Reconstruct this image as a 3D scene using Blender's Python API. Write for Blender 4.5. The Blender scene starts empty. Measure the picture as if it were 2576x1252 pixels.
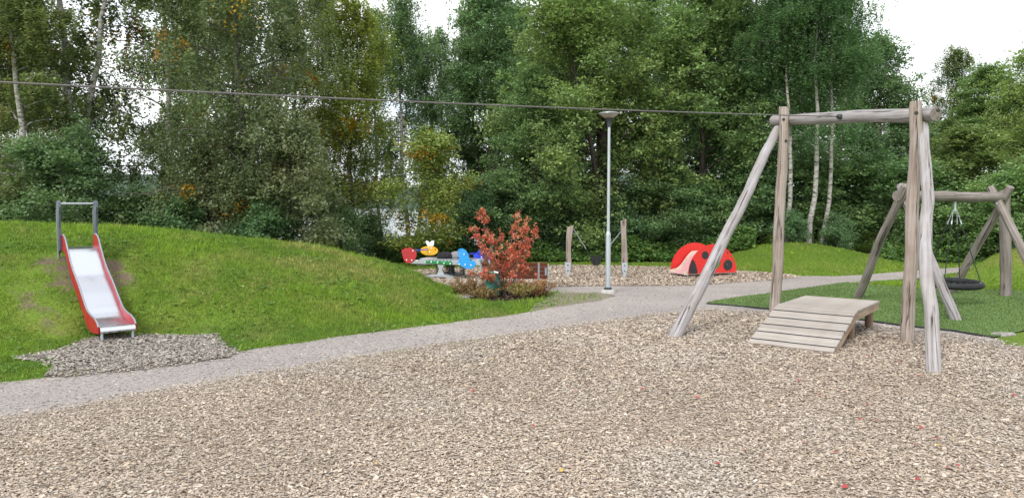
import bpy, bmesh, math, random
import numpy as np
from mathutils import Vector, Matrix, noise as mnoise
from mathutils.geometry import tessellate_polygon

R = math.radians
scene = bpy.context.scene
C = scene.collection

# ------------------------------------------------------------------ camera, sky, sun, exposure
CAMZ, FPX, HOR = 2.1, 1860.0, 515.0          # eye height, focal length and horizon on a 2576 px wide picture
PITCH = math.atan((626 - HOR) / FPX)
cam_d = bpy.data.cameras.new('camera')
cam_d.sensor_width = 36.0
cam_d.lens = 36.0 * FPX / 2576.0
cam_d.clip_start = 0.05
cam_d.clip_end = 12000
cam = bpy.data.objects.new('camera', cam_d)
C.objects.link(cam)
cam.location = (0, 0, CAMZ)
cam.rotation_euler = (R(90) - PITCH, 0, 0)
scene.camera = cam

SUN_EL, SUN_AZ = 40.0, 212.0                   # azimuth clockwise from +Y: behind the camera, to the left
world = bpy.data.worlds.new('World')
scene.world = world
world.use_nodes = True
wn, wl = world.node_tree.nodes, world.node_tree.links
wn.clear()
w_out = wn.new('ShaderNodeOutputWorld')
w_sky = wn.new('ShaderNodeTexSky')
w_sky.sky_type = 'NISHITA'
w_sky.sun_disc = False
w_sky.sun_elevation = R(SUN_EL)
w_sky.sun_rotation = R(SUN_AZ)
w_bg = wn.new('ShaderNodeBackground')
w_bg.inputs['Strength'].default_value = 0.13
wl.new(w_sky.outputs[0], w_bg.inputs[0])
w_tc = wn.new('ShaderNodeTexCoord')
w_map = wn.new('ShaderNodeMapping')
w_map.inputs['Scale'].default_value = (1, 1, 2.2)
wl.new(w_tc.outputs['Generated'], w_map.inputs[0])
w_n1 = wn.new('ShaderNodeTexNoise')
w_n1.inputs['Scale'].default_value = 3.2
w_n1.inputs['Detail'].default_value = 7
w_n1.inputs['Roughness'].default_value = 0.55
wl.new(w_map.outputs[0], w_n1.inputs['Vector'])
w_r1 = wn.new('ShaderNodeValToRGB')
w_r1.color_ramp.elements[0].position = 0.30
w_r1.color_ramp.elements[0].color = (0.35, 0.35, 0.35, 1)
w_r1.color_ramp.elements[1].position = 0.47
w_r1.color_ramp.elements[1].color = (1, 1, 1, 1)
wl.new(w_n1.outputs['Fac'], w_r1.inputs[0])
w_n2 = wn.new('ShaderNodeTexNoise')
w_n2.inputs['Scale'].default_value = 2.0
w_n2.inputs['Detail'].default_value = 4
wl.new(w_map.outputs[0], w_n2.inputs['Vector'])
w_r2 = wn.new('ShaderNodeValToRGB')
w_r2.color_ramp.elements[0].position = 0.35
w_r2.color_ramp.elements[0].color = (0.80, 0.84, 0.90, 1)
w_r2.color_ramp.elements[1].position = 0.65
w_r2.color_ramp.elements[1].color = (1.0, 1.0, 1.0, 1)
wl.new(w_n2.outputs['Fac'], w_r2.inputs[0])
w_cl = wn.new('ShaderNodeBackground')
w_cl.inputs['Strength'].default_value = 1.05
wl.new(w_r2.outputs[0], w_cl.inputs[0])
w_mix = wn.new('ShaderNodeMixShader')
wl.new(w_r1.outputs[0], w_mix.inputs[0])
wl.new(w_bg.outputs[0], w_mix.inputs[1])
wl.new(w_cl.outputs[0], w_mix.inputs[2])
wl.new(w_mix.outputs[0], w_out.inputs[0])

sun_d = bpy.data.lights.new('sun', 'SUN')
sun_d.energy = 1.5
sun_d.angle = R(18)
sun_d.color = (1.0, 0.95, 0.87)
sun = bpy.data.objects.new('sun', sun_d)
C.objects.link(sun)
_to_sun = Vector((math.sin(R(SUN_AZ)) * math.cos(R(SUN_EL)), math.cos(R(SUN_AZ)) * math.cos(R(SUN_EL)), math.sin(R(SUN_EL))))
sun.rotation_euler = (-_to_sun).to_track_quat('-Z', 'Y').to_euler()
sun.location = (-20, -20, 40)

scene.view_settings.view_transform = 'Standard'
scene.view_settings.look = 'None'
scene.view_settings.gamma = 1.0
scene.view_settings.use_curve_mapping = False
scene.view_settings.exposure = 0.82
scene.render.engine = 'CYCLES'
scene.cycles.max_bounces = 6
scene.cycles.diffuse_bounces = 3
scene.cycles.glossy_bounces = 3
scene.cycles.transmission_bounces = 4
scene.cycles.use_denoising = True

# ------------------------------------------------------------------ helpers
rng = np.random.default_rng(7)


def ray(u, v):
    a, b = (u - 1288) / FPX, (626 - v) / FPX
    cp, sp = math.cos(PITCH), math.sin(PITCH)
    return Vector((a, cp + b * sp, -sp + b * cp))


def gp(u, v, z=0.0):
    """point at height z seen at (u, v)"""
    d = ray(u, v)
    t = (z - CAMZ) / d.z
    return Vector((d.x * t, d.y * t, z))


def pt(u, v, y):
    """point at distance y seen at (u, v)"""
    d = ray(u, v)
    t = y / d.y
    return Vector((d.x * t, y, CAMZ + d.z * t))


def tag(o, label=None, cat=None, group=None, kind=None):
    if label: o['label'] = label
    if cat: o['category'] = cat
    if group: o['group'] = group
    if kind: o['kind'] = kind
    return o


def thing(name, loc, label, cat, group=None, rz=0.0):
    o = bpy.data.objects.new(name, None)
    o.empty_display_size = 0.2
    o.location = loc
    o.rotation_euler = (0, 0, rz)
    C.objects.link(o)
    return tag(o, label, cat, group)


def world_of(o):
    m = Matrix.LocRotScale(o.location, o.rotation_euler, o.scale)
    return world_of(o.parent) @ m if o.parent else m


def link(name, me, mat=None, parent=None, W=None, L=None):
    """W: world matrix, L: local matrix under the parent"""
    o = bpy.data.objects.new(name, me)
    if mat is not None and len(me.materials) == 0:
        me.materials.append(mat)
    C.objects.link(o)
    if parent is not None:
        o.parent = parent
    M = None
    if W is not None:
        M = world_of(parent).inverted() @ W if parent is not None else W
    elif L is not None:
        M = L
    if M is not None:
        loc, rot, sca = M.decompose()
        o.location, o.rotation_euler, o.scale = loc, rot.to_euler(), sca
    return o


class MB:
    def __init__(self):
        self.v, self.f = [], []

    def add(self, verts, faces):
        b = len(self.v)
        self.v += [tuple(p) for p in verts]
        self.f += [tuple(i + b for i in f) for f in faces]
        return self

    def box(self, c, s, M=None):
        x, y, z = s[0] / 2, s[1] / 2, s[2] / 2
        vs = [Vector((sx * x, sy * y, sz * z)) for sz in (-1, 1) for sy in (-1, 1) for sx in (-1, 1)]
        if M is not None: vs = [M @ p for p in vs]
        vs = [p + Vector(c) for p in vs]
        return self.add(vs, [(0, 2, 3, 1), (4, 5, 7, 6), (0, 1, 5, 4), (2, 6, 7, 3), (0, 4, 6, 2), (1, 3, 7, 5)])

    def tube(self, pts, rad, n=8, caps=True):
        pts = [Vector(p) for p in pts]
        if not hasattr(rad, '__len__'): rad = [rad] * len(pts)
        vs, fs = [], []
        up = None
        for i, p in enumerate(pts):
            t = (pts[min(i + 1, len(pts) - 1)] - pts[max(i - 1, 0)]).normalized()
            if up is None:
                up = Vector((0, 0, 1)) if abs(t.z) < 0.9 else Vector((1, 0, 0))
            a = t.cross(up)
            if a.length < 1e-5: a = t.orthogonal()
            a.normalize()
            b = a.cross(t).normalized()
            up = b
            for k in range(n):
                th = 2 * math.pi * k / n
                vs.append(p + (a * math.cos(th) + b * math.sin(th)) * rad[i])
        for i in range(len(pts) - 1):
            for k in range(n):
                fs.append((i * n + k, i * n + (k + 1) % n, (i + 1) * n + (k + 1) % n, (i + 1) * n + k))
        if caps:
            fs.append(tuple(range(n))[::-1])
            fs.append(tuple((len(pts) - 1) * n + k for k in range(n)))
        return self.add(vs, fs)

    def lathe(self, prof, n=20, c=(0, 0, 0)):
        vs, fs = [], []
        for r, z in prof:
            for k in range(n):
                th = 2 * math.pi * k / n
                vs.append((c[0] + r * math.cos(th), c[1] + r * math.sin(th), c[2] + z))
        for i in range(len(prof) - 1):
            for k in range(n):
                fs.append((i * n + k, i * n + (k + 1) % n, (i + 1) * n + (k + 1) % n, (i + 1) * n + k))
        fs.append(tuple(range(n))[::-1])
        fs.append(tuple((len(prof) - 1) * n + k for k in range(n)))
        return self.add(vs, fs)

    def prism(self, loops, y0, y1):
        """outline(s) in x,z (first one outer, others holes), extruded in y"""
        loops = [[Vector((p[0], p[1], 0)) for p in lp] for lp in loops]
        tris = tessellate_polygon(loops)
        flat = [p for lp in loops for p in lp]
        n = len(flat)
        vs = [(p.x, y0, p.y) for p in flat] + [(p.x, y1, p.y) for p in flat]
        fs = [tuple(t) for t in tris] + [tuple(i + n for i in t[::-1]) for t in tris]
        b = 0
        for lp in loops:
            m = len(lp)
            for k in range(m):
                i, j = b + k, b + (k + 1) % m
                fs.append((i, j, j + n, i + n))
            b += m
        return self.add(vs, fs)

    def build(self, name, mat, parent=None, smooth=False, W=None, L=None, bevel=0.0):
        me = bpy.data.meshes.new(name)
        me.from_pydata(self.v, [], self.f)
        bm = bmesh.new(); bm.from_mesh(me)
        bmesh.ops.recalc_face_normals(bm, faces=bm.faces)
        if bevel > 0:
            es = [e for e in bm.edges if len(e.link_faces) == 2 and e.calc_face_angle(0) > 0.6]
            bmesh.ops.bevel(bm, geom=es, offset=bevel, segments=2, affect='EDGES', profile=0.6)
        bm.to_mesh(me); bm.free()
        if smooth:
            me.polygons.foreach_set('use_smooth', [True] * len(me.polygons))
            try: me.set_sharp_from_angle(angle=R(40))
            except Exception: pass
        me.update()
        return link(name, me, mat, parent, W, L)


def np_mesh(name, V, F, col=None, mat=None):
    """V (n,3), F (m,k) faces all of k corners, col (m,3) per-face colours"""
    me = bpy.data.meshes.new(name)
    n, (m, k) = len(V), F.shape
    me.vertices.add(n)
    me.vertices.foreach_set('co', np.ascontiguousarray(V, dtype=np.float32).ravel())
    me.loops.add(m * k)
    me.loops.foreach_set('vertex_index', np.ascontiguousarray(F, dtype=np.int32).ravel())
    me.polygons.add(m)
    me.polygons.foreach_set('loop_start', np.arange(0, m * k, k, dtype=np.int32))
    try: me.polygons.foreach_set('loop_total', np.full(m, k, dtype=np.int32))
    except Exception: pass
    me.update(calc_edges=True)
    if col is not None:
        at = me.attributes.new('tint', 'FLOAT_COLOR', 'FACE')
        c4 = np.ones((m, 4), dtype=np.float32); c4[:, :3] = col
        at.data.foreach_set('color', c4.ravel())
    if mat is not None: me.materials.append(mat)
    return me


# ------------------------------------------------------------------ materials
def new_mat(name):
    m = bpy.data.materials.new(name)
    m.use_nodes = True
    nt = m.node_tree
    return m, nt.nodes, nt.links, nt.nodes['Principled BSDF']


def ramp(nodes, stops):
    r = nodes.new('ShaderNodeValToRGB')
    cr = r.color_ramp
    while len(cr.elements) < len(stops): cr.elements.new(0.5)
    for e, (p, c) in zip(cr.elements, stops):
        e.position = p
        e.color = (c[0], c[1], c[2], 1) if hasattr(c, '__len__') else (c, c, c, 1)
    return r


def noise_node(n, l, vec, scale, detail=4, rough=0.55):
    t = n.new('ShaderNodeTexNoise')
    t.inputs['Scale'].default_value = scale
    t.inputs['Detail'].default_value = detail
    t.inputs['Roughness'].default_value = rough
    l.new(vec, t.inputs['Vector'])
    return t


def mixc(n, l, a, b, fac, mode='MIX'):
    m = n.new('ShaderNodeMix'); m.data_type = 'RGBA'; m.blend_type = mode
    for sock, val in ((m.inputs[0], fac), (m.inputs[6], a), (m.inputs[7], b)):
        if isinstance(val, bpy.types.NodeSocket): l.new(val, sock)
        elif hasattr(val, '__len__'): sock.default_value = (val[0], val[1], val[2], 1)
        else: sock.default_value = val
    return m.outputs[2]


def bump(n, l, height, strength, dist, bsdf):
    b = n.new('ShaderNodeBump')
    b.inputs['Strength'].default_value = strength
    b.inputs['Distance'].default_value = dist
    l.new(height, b.inputs['Height'])
    l.new(b.outputs[0], bsdf.inputs['Normal'])


def coords(n, l, kind='Object', scale=(1, 1, 1)):
    tc = n.new('ShaderNodeTexCoord')
    mp = n.new('ShaderNodeMapping')
    mp.inputs['Scale'].default_value = scale
    l.new(tc.outputs[kind], mp.inputs[0])
    return mp.outputs[0]


def paint(name, col, rough=0.4, var=0.12, metal=0.0, dirt=0.15, scale=6):
    """painted or plain surface: slight tone change and scuffs"""
    m, n, l, b = new_mat(name)
    v = coords(n, l)
    t = noise_node(n, l, v, scale, 6, 0.65)
    lo = tuple(c * (1 - var - dirt) for c in col); hi = tuple(min(1, c * (1 + var)) for c in col)
    r = ramp(n, [(0.32, lo), (0.5, col), (0.72, hi)])
    l.new(t.outputs['Fac'], r.inputs[0]); l.new(r.outputs[0], b.inputs['Base Color'])
    rr = ramp(n, [(0.3, min(1, rough + .15)), (0.7, max(0.05, rough - .08))])
    l.new(t.outputs['Fac'], rr.inputs[0]); l.new(rr.outputs[0], b.inputs['Roughness'])
    b.inputs['Metallic'].default_value = metal
    return m


def weathered_wood(name, pale, mid, dark, crack=True, axis=2, rough=0.8):
    """grain runs along the object's own axis"""
    m, n, l, b = new_mat(name)
    sc = [14, 14, 14]; sc[axis] = 0.55
    v = coords(n, l, 'Object', sc)
    g = noise_node(n, l, v, 2.2, 8, 0.62)
    r = ramp(n, [(0.28, dark), (0.46, mid), (0.68, pale)])
    l.new(g.outputs['Fac'], r.inputs[0])
    v2 = coords(n, l)
    big = noise_node(n, l, v2, 1.7, 3, 0.6)
    br = ramp(n, [(0.3, (0.80, 0.75, 0.70)), (0.7, (1.06, 1.06, 1.10))])
    l.new(big.outputs['Fac'], br.inputs[0])
    col = mixc(n, l, r.outputs[0], br.outputs[0], 1.0, 'MULTIPLY')
    oi = n.new('ShaderNodeObjectInfo')
    rr = ramp(n, [(0, (0.86, 0.84, 0.82)), (1, (1.08, 1.06, 1.04))])
    l.new(oi.outputs['Random'], rr.inputs[0])
    col = mixc(n, l, col, rr.outputs[0], 1.0, 'MULTIPLY')
    if crack:
        sc2 = [8, 8, 8]; sc2[axis] = 0.13
        v3 = coords(n, l, 'Object', sc2)
        c = noise_node(n, l, v3, 1.3, 3, 0.5)
        cr = ramp(n, [(0.478, 1.0), (0.496, 0.14), (0.504, 0.14), (0.522, 1.0)])
        l.new(c.outputs['Fac'], cr.inputs[0])
        patchy = noise_node(n, l, v2, 1.1, 2)
        pr = ramp(n, [(0.40, 0.0), (0.49, 0.95)])
        l.new(patchy.outputs['Fac'], pr.inputs[0])
        col = mixc(n, l, col, mixc(n, l, col, cr.outputs[0], 1.0, 'MULTIPLY'), pr.outputs[0])
        # knots
        kn = n.new('ShaderNodeTexVoronoi'); kn.inputs['Scale'].default_value = 2.4
        l.new(coords(n, l, 'Object', (1, 1, .8)), kn.inputs['Vector'])
        kr = ramp(n, [(0.06, 0.35), (0.10, 1.0)])
        l.new(kn.outputs['Distance'], kr.inputs[0])
        col = mixc(n, l, col, kr.outputs[0], 0.8, 'MULTIPLY')
    l.new(col, b.inputs['Base Color'])
    b.inputs['Roughness'].default_value = rough
    b.inputs['Specular IOR Level'].default_value = 0.25
    bump(n, l, g.outputs['Fac'], 0.5, 0.006, b)
    return m


def leaf_mat(name, trans=0.38, rough=0.5, spec=0.35):
    m, n, l, b = new_mat(name)
    at = n.new('ShaderNodeAttribute'); at.attribute_name = 'tint'
    oi = n.new('ShaderNodeObjectInfo')
    col = mixc(n, l, at.outputs['Color'], oi.outputs['Color'], 1.0, 'MULTIPLY')
    l.new(col, b.inputs['Base Color'])
    b.inputs['Roughness'].default_value = rough
    b.inputs['Specular IOR Level'].default_value = spec
    tr = n.new('ShaderNodeBsdfTranslucent')
    tc = mixc(n, l, col, (1.1, 1.22, 0.8), 1.0, 'MULTIPLY')
    l.new(tc, tr.inputs['Color'])
    mx = n.new('ShaderNodeMixShader'); mx.inputs[0].default_value = trans
    l.new(b.outputs[0], mx.inputs[1]); l.new(tr.outputs[0], mx.inputs[2])
    l.new(mx.outputs[0], n['Material Output'].inputs['Surface'])
    return m


def tint_mat(name, rough=0.85, spec=0.2, grain=True):
    m, n, l, b = new_mat(name)
    at = n.new('ShaderNodeAttribute'); at.attribute_name = 'tint'
    l.new(at.outputs['Color'], b.inputs['Base Color'])
    b.inputs['Roughness'].default_value = rough
    b.inputs['Specular IOR Level'].default_value = spec
    return m


M = {}
M['log'] = weathered_wood('weathered_log', (0.42, 0.385, 0.355), (0.325, 0.285, 0.255), (0.20, 0.165, 0.145))
M['log_grey'] = weathered_wood('silver_grey_log', (0.42, 0.42, 0.435), (0.335, 0.33, 0.34), (0.21, 0.205, 0.21))
M['log_dark'] = weathered_wood('dark_weathered_log', (0.32, 0.305, 0.29), (0.225, 0.205, 0.19), (0.13, 0.115, 0.105))
M['end_grain'] = paint('log_end_grain', (0.20, 0.175, 0.155), 0.9, 0.2, 0, 0.2, 18)
M['plank'] = weathered_wood('grooved_plank', (0.47, 0.45, 0.42), (0.35, 0.33, 0.305), (0.23, 0.21, 0.19), crack=False, axis=0, rough=0.6)
M['timber'] = weathered_wood('sawn_timber', (0.47, 0.38, 0.29), (0.34, 0.26, 0.19), (0.2, 0.15, 0.11), crack=False, axis=1)
M['leg_wood'] = weathered_wood('round_leg', (0.36, 0.27, 0.20), (0.26, 0.19, 0.135), (0.15, 0.11, 0.08), crack=False)
M['bench_wood'] = weathered_wood('oiled_bench_wood', (0.19, 0.066, 0.034), (0.125, 0.040, 0.020), (0.065, 0.022, 0.013), crack=False, axis=0, rough=0.5)
M['galv'] = paint('galvanised_steel', (0.46, 0.50, 0.54), 0.42, 0.06, 0.5, 0.05, 5)
M['steel_dull'] = paint('dull_grey_metal', (0.30, 0.33, 0.37), 0.4, 0.1, 0.5, 0.1, 10)
M['steel'] = paint('brushed_stainless', (0.47, 0.49, 0.53), 0.27, 0.04, 1.0, 0.05, 3)
ms, n_, l_, b_ = new_mat('brushed_steel_chute')
b_.inputs['Base Color'].default_value = (0.60, 0.62, 0.66, 1)
b_.inputs['Metallic'].default_value = 1.0
sv = noise_node(n_, l_, coords(n_, l_, 'Object', (1.5, 3, 1.5)), 2.0, 4, 0.6)
sr = ramp(n_, [(0.3, 0.24), (0.7, 0.27)])
l_.new(sv.outputs['Fac'], sr.inputs[0]); l_.new(sr.outputs[0], b_.inputs['Roughness'])
M['chute'] = ms
M['red'] = paint('red_panel', (0.62, 0.022, 0.018), 0.38, 0.06, 0, 0.06)
M['slide_red'] = paint('slide_red_panel', (0.37, 0.011, 0.02), 0.35, 0.06, 0, 0.08)
M['grey_edge'] = paint('grey_handle_panel', (0.075, 0.09, 0.12), 0.45, 0.1, 0, 0.1)
M['black'] = paint('black_plastic', (0.018, 0.018, 0.022), 0.5, 0.2, 0, 0.2)
M['rubber'] = paint('black_rubber', (0.012, 0.013, 0.015), 0.75, 0.2, 0, 0.2)
M['blue'] = paint('deep_blue_panel', (0.025, 0.06, 0.62), 0.4, 0.08, 0, 0.08)
M['sky_blue'] = paint('light_blue_panel', (0.025, 0.30, 0.72), 0.4, 0.08, 0, 0.06)
M['yellow'] = paint('ochre_yellow_panel', (0.66, 0.36, 0.02), 0.4, 0.08, 0, 0.08)
M['maroon'] = paint('dark_red_panel', (0.42, 0.03, 0.04), 0.4, 0.08, 0, 0.08)
M['green'] = paint('green_panel', (0.01, 0.20, 0.06), 0.4, 0.08, 0, 0.08)
M['white'] = paint('white_plastic', (0.80, 0.80, 0.79), 0.4, 0.04, 0, 0.06)
M['cream'] = paint('cream_panel', (0.60, 0.52, 0.42), 0.45, 0.06, 0, 0.1)
M['pink'] = paint('pinkish_steel', (0.62, 0.42, 0.44), 0.35, 0.05, 0.4, 0.05)
M['concrete'] = paint('pale_concrete', (0.42, 0.42, 0.40), 0.9, 0.12, 0, 0.2, 12)
M['lamp_glass'] = paint('smoked_lamp_bowl', (0.36, 0.33, 0.29), 0.25, 0.06, 0, 0.05)
M['lamp_dark'] = paint('dark_lamp_funnel', (0.045, 0.05, 0.055), 0.45, 0.1, 0.2, 0.1)
M['bag_green'] = paint('dark_green_tarpaulin', (0.012, 0.085, 0.06), 0.38, 0.3, 0, 0.25, 9)
M['cloth_black'] = paint('black_fabric', (0.012, 0.012, 0.015), 0.9, 0.3, 0, 0.2, 20)
M['cloth_grey'] = paint('grey_fabric', (0.22, 0.22, 0.235), 0.9, 0.2, 0, 0.2, 20)
M['stone'] = paint('grey_stone', (0.27, 0.255, 0.24), 0.9, 0.25, 0, 0.25, 9)
M['cable'] = paint('steel_cable', (0.16, 0.15, 0.15), 0.5, 0.1, 0.5, 0.1, 30)
M['rope'] = paint('black_rope', (0.02, 0.03, 0.028), 0.8, 0.2, 0, 0.2, 30)
M['rope_grey'] = paint('grey_rope', (0.20, 0.22, 0.24), 0.7, 0.2, 0, 0.2, 30)
M['stake'] = weathered_wood('stake_wood', (0.33, 0.25, 0.17), (0.25, 0.18, 0.12), (0.15, 0.11, 0.08), crack=False)
M['leaf'] = leaf_mat('tree_leaf')
M['leaf_red'] = leaf_mat('red_leaf', 0.35, 0.55, 0.25)
M['grass'] = leaf_mat('grass_blade', 0.30, 0.6, 0.2)
M['turf_blade'] = leaf_mat('turf_blade', 0.1, 0.55, 0.3)
M['chip'] = tint_mat('wood_chip')
M['pebble'] = tint_mat('pebble', 0.9)


def bark(name, birch=False, dark=(0.05, 0.042, 0.036), mid=(0.10, 0.085, 0.07)):
    m, n, l, b = new_mat(name)
    if birch:
        v = coords(n, l, 'Object', (3.0, 3.0, 6.5))
        t = noise_node(n, l, v, 1.5, 7, 0.72)
        r = ramp(n, [(0.36, (0.04, 0.034, 0.03)), (0.43, (0.16, 0.15, 0.135)), (0.49, (0.36, 0.345, 0.32)), (0.75, (0.50, 0.48, 0.455))])
        l.new(t.outputs['Fac'], r.inputs[0])
        l.new(r.outputs[0], b.inputs['Base Color'])
    else:
        v = coords(n, l, 'Object', (7, 7, 1.0))
        t = noise_node(n, l, v, 2.0, 6, 0.65)
        r = ramp(n, [(0.35, dark), (0.65, mid)])
        l.new(t.outputs['Fac'], r.inputs[0])
        l.new(r.outputs[0], b.inputs['Base Color'])
    b.inputs['Roughness'].default_value = 0.9
    b.inputs['Specular IOR Level'].default_value = 0.15
    bump(n, l, t.outputs['Fac'], 0.5, 0.02, b)
    return m


M['bark_birch'] = bark('birch_bark', True)
M['bark'] = bark('dark_bark')
M['bark_grey'] = bark('grey_bark', False, (0.075, 0.07, 0.06), (0.16, 0.15, 0.13))

# ground cover materials -------------------------------------------------
def ground_mat():
    m, n, l, b = new_mat('meadow_soil_and_grass')
    v = coords(n, l)
    big = noise_node(n, l, v, 0.45, 4, 0.6)
    r1 = ramp(n, [(0.30, (0.085, 0.15, 0.02)), (0.52, (0.13, 0.20, 0.028)), (0.72, (0.22, 0.21, 0.06))])
    l.new(big.outputs['Fac'], r1.inputs[0])
    fine = noise_node(n, l, v, 22, 5, 0.7)
    r2 = ramp(n, [(0.3, 0.5), (0.7, 1.25)])
    l.new(fine.outputs['Fac'], r2.inputs[0])
    col = mixc(n, l, r1.outputs[0], r2.outputs[0], 1.0, 'MULTIPLY')
    at = n.new('ShaderNodeAttribute'); at.attribute_name = 'dirt'
    mid = noise_node(n, l, v, 2.6, 6, 0.65)
    ad = n.new('ShaderNodeMath'); ad.operation = 'ADD'
    l.new(at.outputs['Fac'], ad.inputs[0]); l.new(mid.outputs['Fac'], ad.inputs[1])
    dr = ramp(n, [(0.80, 0.0), (0.98, 1.0)])
    l.new(ad.outputs[0], dr.inputs[0])
    soil = ramp(n, [(0.3, (0.085, 0.06, 0.042)), (0.7, (0.19, 0.15, 0.115))])
    l.new(fine.outputs['Fac'], soil.inputs[0])
    col = mixc(n, l, col, soil.outputs[0], dr.outputs[0])
    l.new(col, b.inputs['Base Color'])
    b.inputs['Roughness'].default_value = 0.95
    b.inputs['Specular IOR Level'].default_value = 0.1
    bump(n, l, fine.outputs['Fac'], 0.6, 0.03, b)
    return m


def speckle_mat(name, stops, scale, patch, bumpd, mid_scale=0.8, rough=0.9):
    m, n, l, b = new_mat(name)
    v = coords(n, l)
    f = noise_node(n, l, v, scale, 5, 0.7)
    r = ramp(n, stops)
    l.new(f.outputs['Fac'], r.inputs[0])
    big = noise_node(n, l, v, mid_scale, 5, 0.6)
    r2 = ramp(n, patch)
    l.new(big.outputs['Fac'], r2.inputs[0])
    col = mixc(n, l, r.outputs[0], r2.outputs[0], 1.0, 'MULTIPLY')
    l.new(col, b.inputs['Base Color'])
    b.inputs['Roughness'].default_value = rough
    b.inputs['Specular IOR Level'].default_value = 0.15
    bump(n, l, f.outputs['Fac'], 0.7, bumpd, b)
    return m


M['ground'] = ground_mat()
M['path'] = speckle_mat('fine_grey_gravel', [(0.30, (0.205, 0.184, 0.172)), (0.5, (0.32, 0.29, 0.274)), (0.70, (0.44, 0.405, 0.385))], 34,
                        [(0.3, (0.84, 0.83, 0.83)), (0.7, (1.10, 1.08, 1.06))], 0.012, 0.55)
M['chip_bed'] = speckle_mat('wood_chip_bed', [(0.3, (0.15, 0.115, 0.09)), (0.5, (0.30, 0.245, 0.195)), (0.7, (0.43, 0.365, 0.30))], 24,
                            [(0.3, (0.85, 0.85, 0.86)), (0.7, (1.08, 1.05, 1.0))], 0.02)
M['turf'] = speckle_mat('synthetic_turf', [(0.3, (0.07, 0.125, 0.045)), (0.7, (0.125, 0.195, 0.07))], 45,
                        [(0.3, (0.82, 0.85, 0.85)), (0.7, (1.1, 1.1, 1.05))], 0.012)
M['bed_soil'] = speckle_mat('dark_bark_mulch', [(0.3, (0.02, 0.013, 0.01)), (0.7, (0.075, 0.05, 0.038))], 22,
                            [(0.3, (0.8, 0.8, 0.8)), (0.7, (1.1, 1.1, 1.1))], 0.03)
M['worn'] = speckle_mat('worn_sandy_ground', [(0.3, (0.15, 0.13, 0.10)), (0.7, (0.30, 0.265, 0.215))], 25,
                        [(0.3, (0.85, 0.85, 0.8)), (0.7, (1.05, 1.05, 1.0))], 0.02)
M['hill'] = speckle_mat('far_forest', [(0.3, (0.035, 0.06, 0.045)), (0.7, (0.07, 0.11, 0.08))], 0.02,
                        [(0.3, (0.85, 0.9, 0.95)), (0.7, (1.1, 1.1, 1.1))], 1.0, 0.004)
mw, n_, l_, b_ = new_mat('lake_water')
b_.inputs['Base Color'].default_value = (0.03, 0.045, 0.05, 1)
b_.inputs['Roughness'].default_value = 0.08
b_.inputs['Specular IOR Level'].default_value = 0.6
wv = coords(n_, l_, 'Object', (0.6, 1.6, 1))
wnz = noise_node(n_, l_, wv, 1.0, 4, 0.6)
bump(n_, l_, wnz.outputs['Fac'], 0.35, 0.15, b_)
M['water'] = mw

# ------------------------------------------------------------------ plan of the ground
def poly(px):
    return np.array([[p.x, p.y] for p in (gp(u, v) for u, v in px)])


def ragged(P, amp, step=0.25, seed=0):
    out = []
    for i in range(len(P)):
        a, b = P[i], P[(i + 1) % len(P)]
        L = np.linalg.norm(b - a)
        n = max(1, int(L / step))
        d = (b - a) / max(L, 1e-6)
        nr = np.array([-d[1], d[0]])
        for k in range(n):
            p = a + (b - a) * k / n
            w = mnoise.noise(Vector((p[0] * 1.3, p[1] * 1.3, seed))) + 0.7 * mnoise.noise(Vector((p[0] * 4.1, p[1] * 4.1, seed + 9)))
            out.append(p + nr * w * amp)
    return np.array(out)


def inside(P, X, Y):
    c = np.zeros(X.shape, bool)
    j = len(P) - 1
    for i in range(len(P)):
        xi, yi, xj, yj = P[i][0], P[i][1], P[j][0], P[j][1]
        cond = ((yi > Y) != (yj > Y)) & (X < (xj - xi) * (Y - yi) / (yj - yi + 1e-12) + xi)
        c ^= cond
        j = i
    return c


def edge_dist(P, X, Y):
    d = np.full(X.shape, 1e9)
    for i in range(len(P)):
        ax, ay = P[i]; bx, by = P[(i + 1) % len(P)]
        vx, vy = bx - ax, by - ay
        L2 = vx * vx + vy * vy + 1e-12
        t = np.clip(((X - ax) * vx + (Y - ay) * vy) / L2, 0, 1)
        d = np.minimum(d, np.hypot(X - ax - t * vx, Y - ay - t * vy))
    return d


P_FRONT = poly([(-700, 1175), (0, 1055), (200, 1022), (400, 982), (700, 932), (1000, 882), (1250, 846), (1500, 812), (1650, 792),
                (1775, 779), (1932, 786), (2163, 814), (2267, 829), (2400, 843), (2500, 858), (2530, 868), (2620, 880), (3000, 960)])
P_FRONT = np.vstack([P_FRONT, [[7.5, 1.2], [-9, 1.2]]])
P_PATH = poly([(-700, 1080), (0, 962), (150, 946), (300, 925), (560, 893), (640, 877), (850, 848), (1100, 815), (1250, 797), (1330, 783),
               (1400, 770), (1500, 755), (1548, 745), (1530, 739), (1400, 737), (1250, 722), (1100, 724), (1085, 715), (1150, 712), (1350, 714),
               (1540, 712), (1750, 712), (1900, 701), (2010, 694), (2100, 695), (2200, 689), (2270, 683), (2330, 678), (2400, 673), (2448, 669),
               (2640, 655), (2640, 662), (2450, 677), (2400, 687), (2310, 700), (2190, 708), (2126, 713), (1936, 740), (1821, 755), (1790, 764),
               (1932, 779), (2163, 806), (2267, 821), (2400, 835), (2500, 852), (2530, 872), (2267, 835), (1932, 792), (1775, 786),
               (1650, 798), (1500, 818), (1250, 852), (1000, 888), (700, 938), (400, 990), (200, 1030), (0, 1064), (-700, 1190)])
P_BACK = poly([(1000, 690), (1040, 701), (1085, 717), (1150, 719), (1350, 722), (1540, 719), (1750, 718), (1900, 707), (2010, 698), (1990, 691),
               (1880, 683), (1760, 674), (1640, 671), (1500, 668), (1390, 668), (1215, 672), (1100, 676), (1020, 682)])
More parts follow.
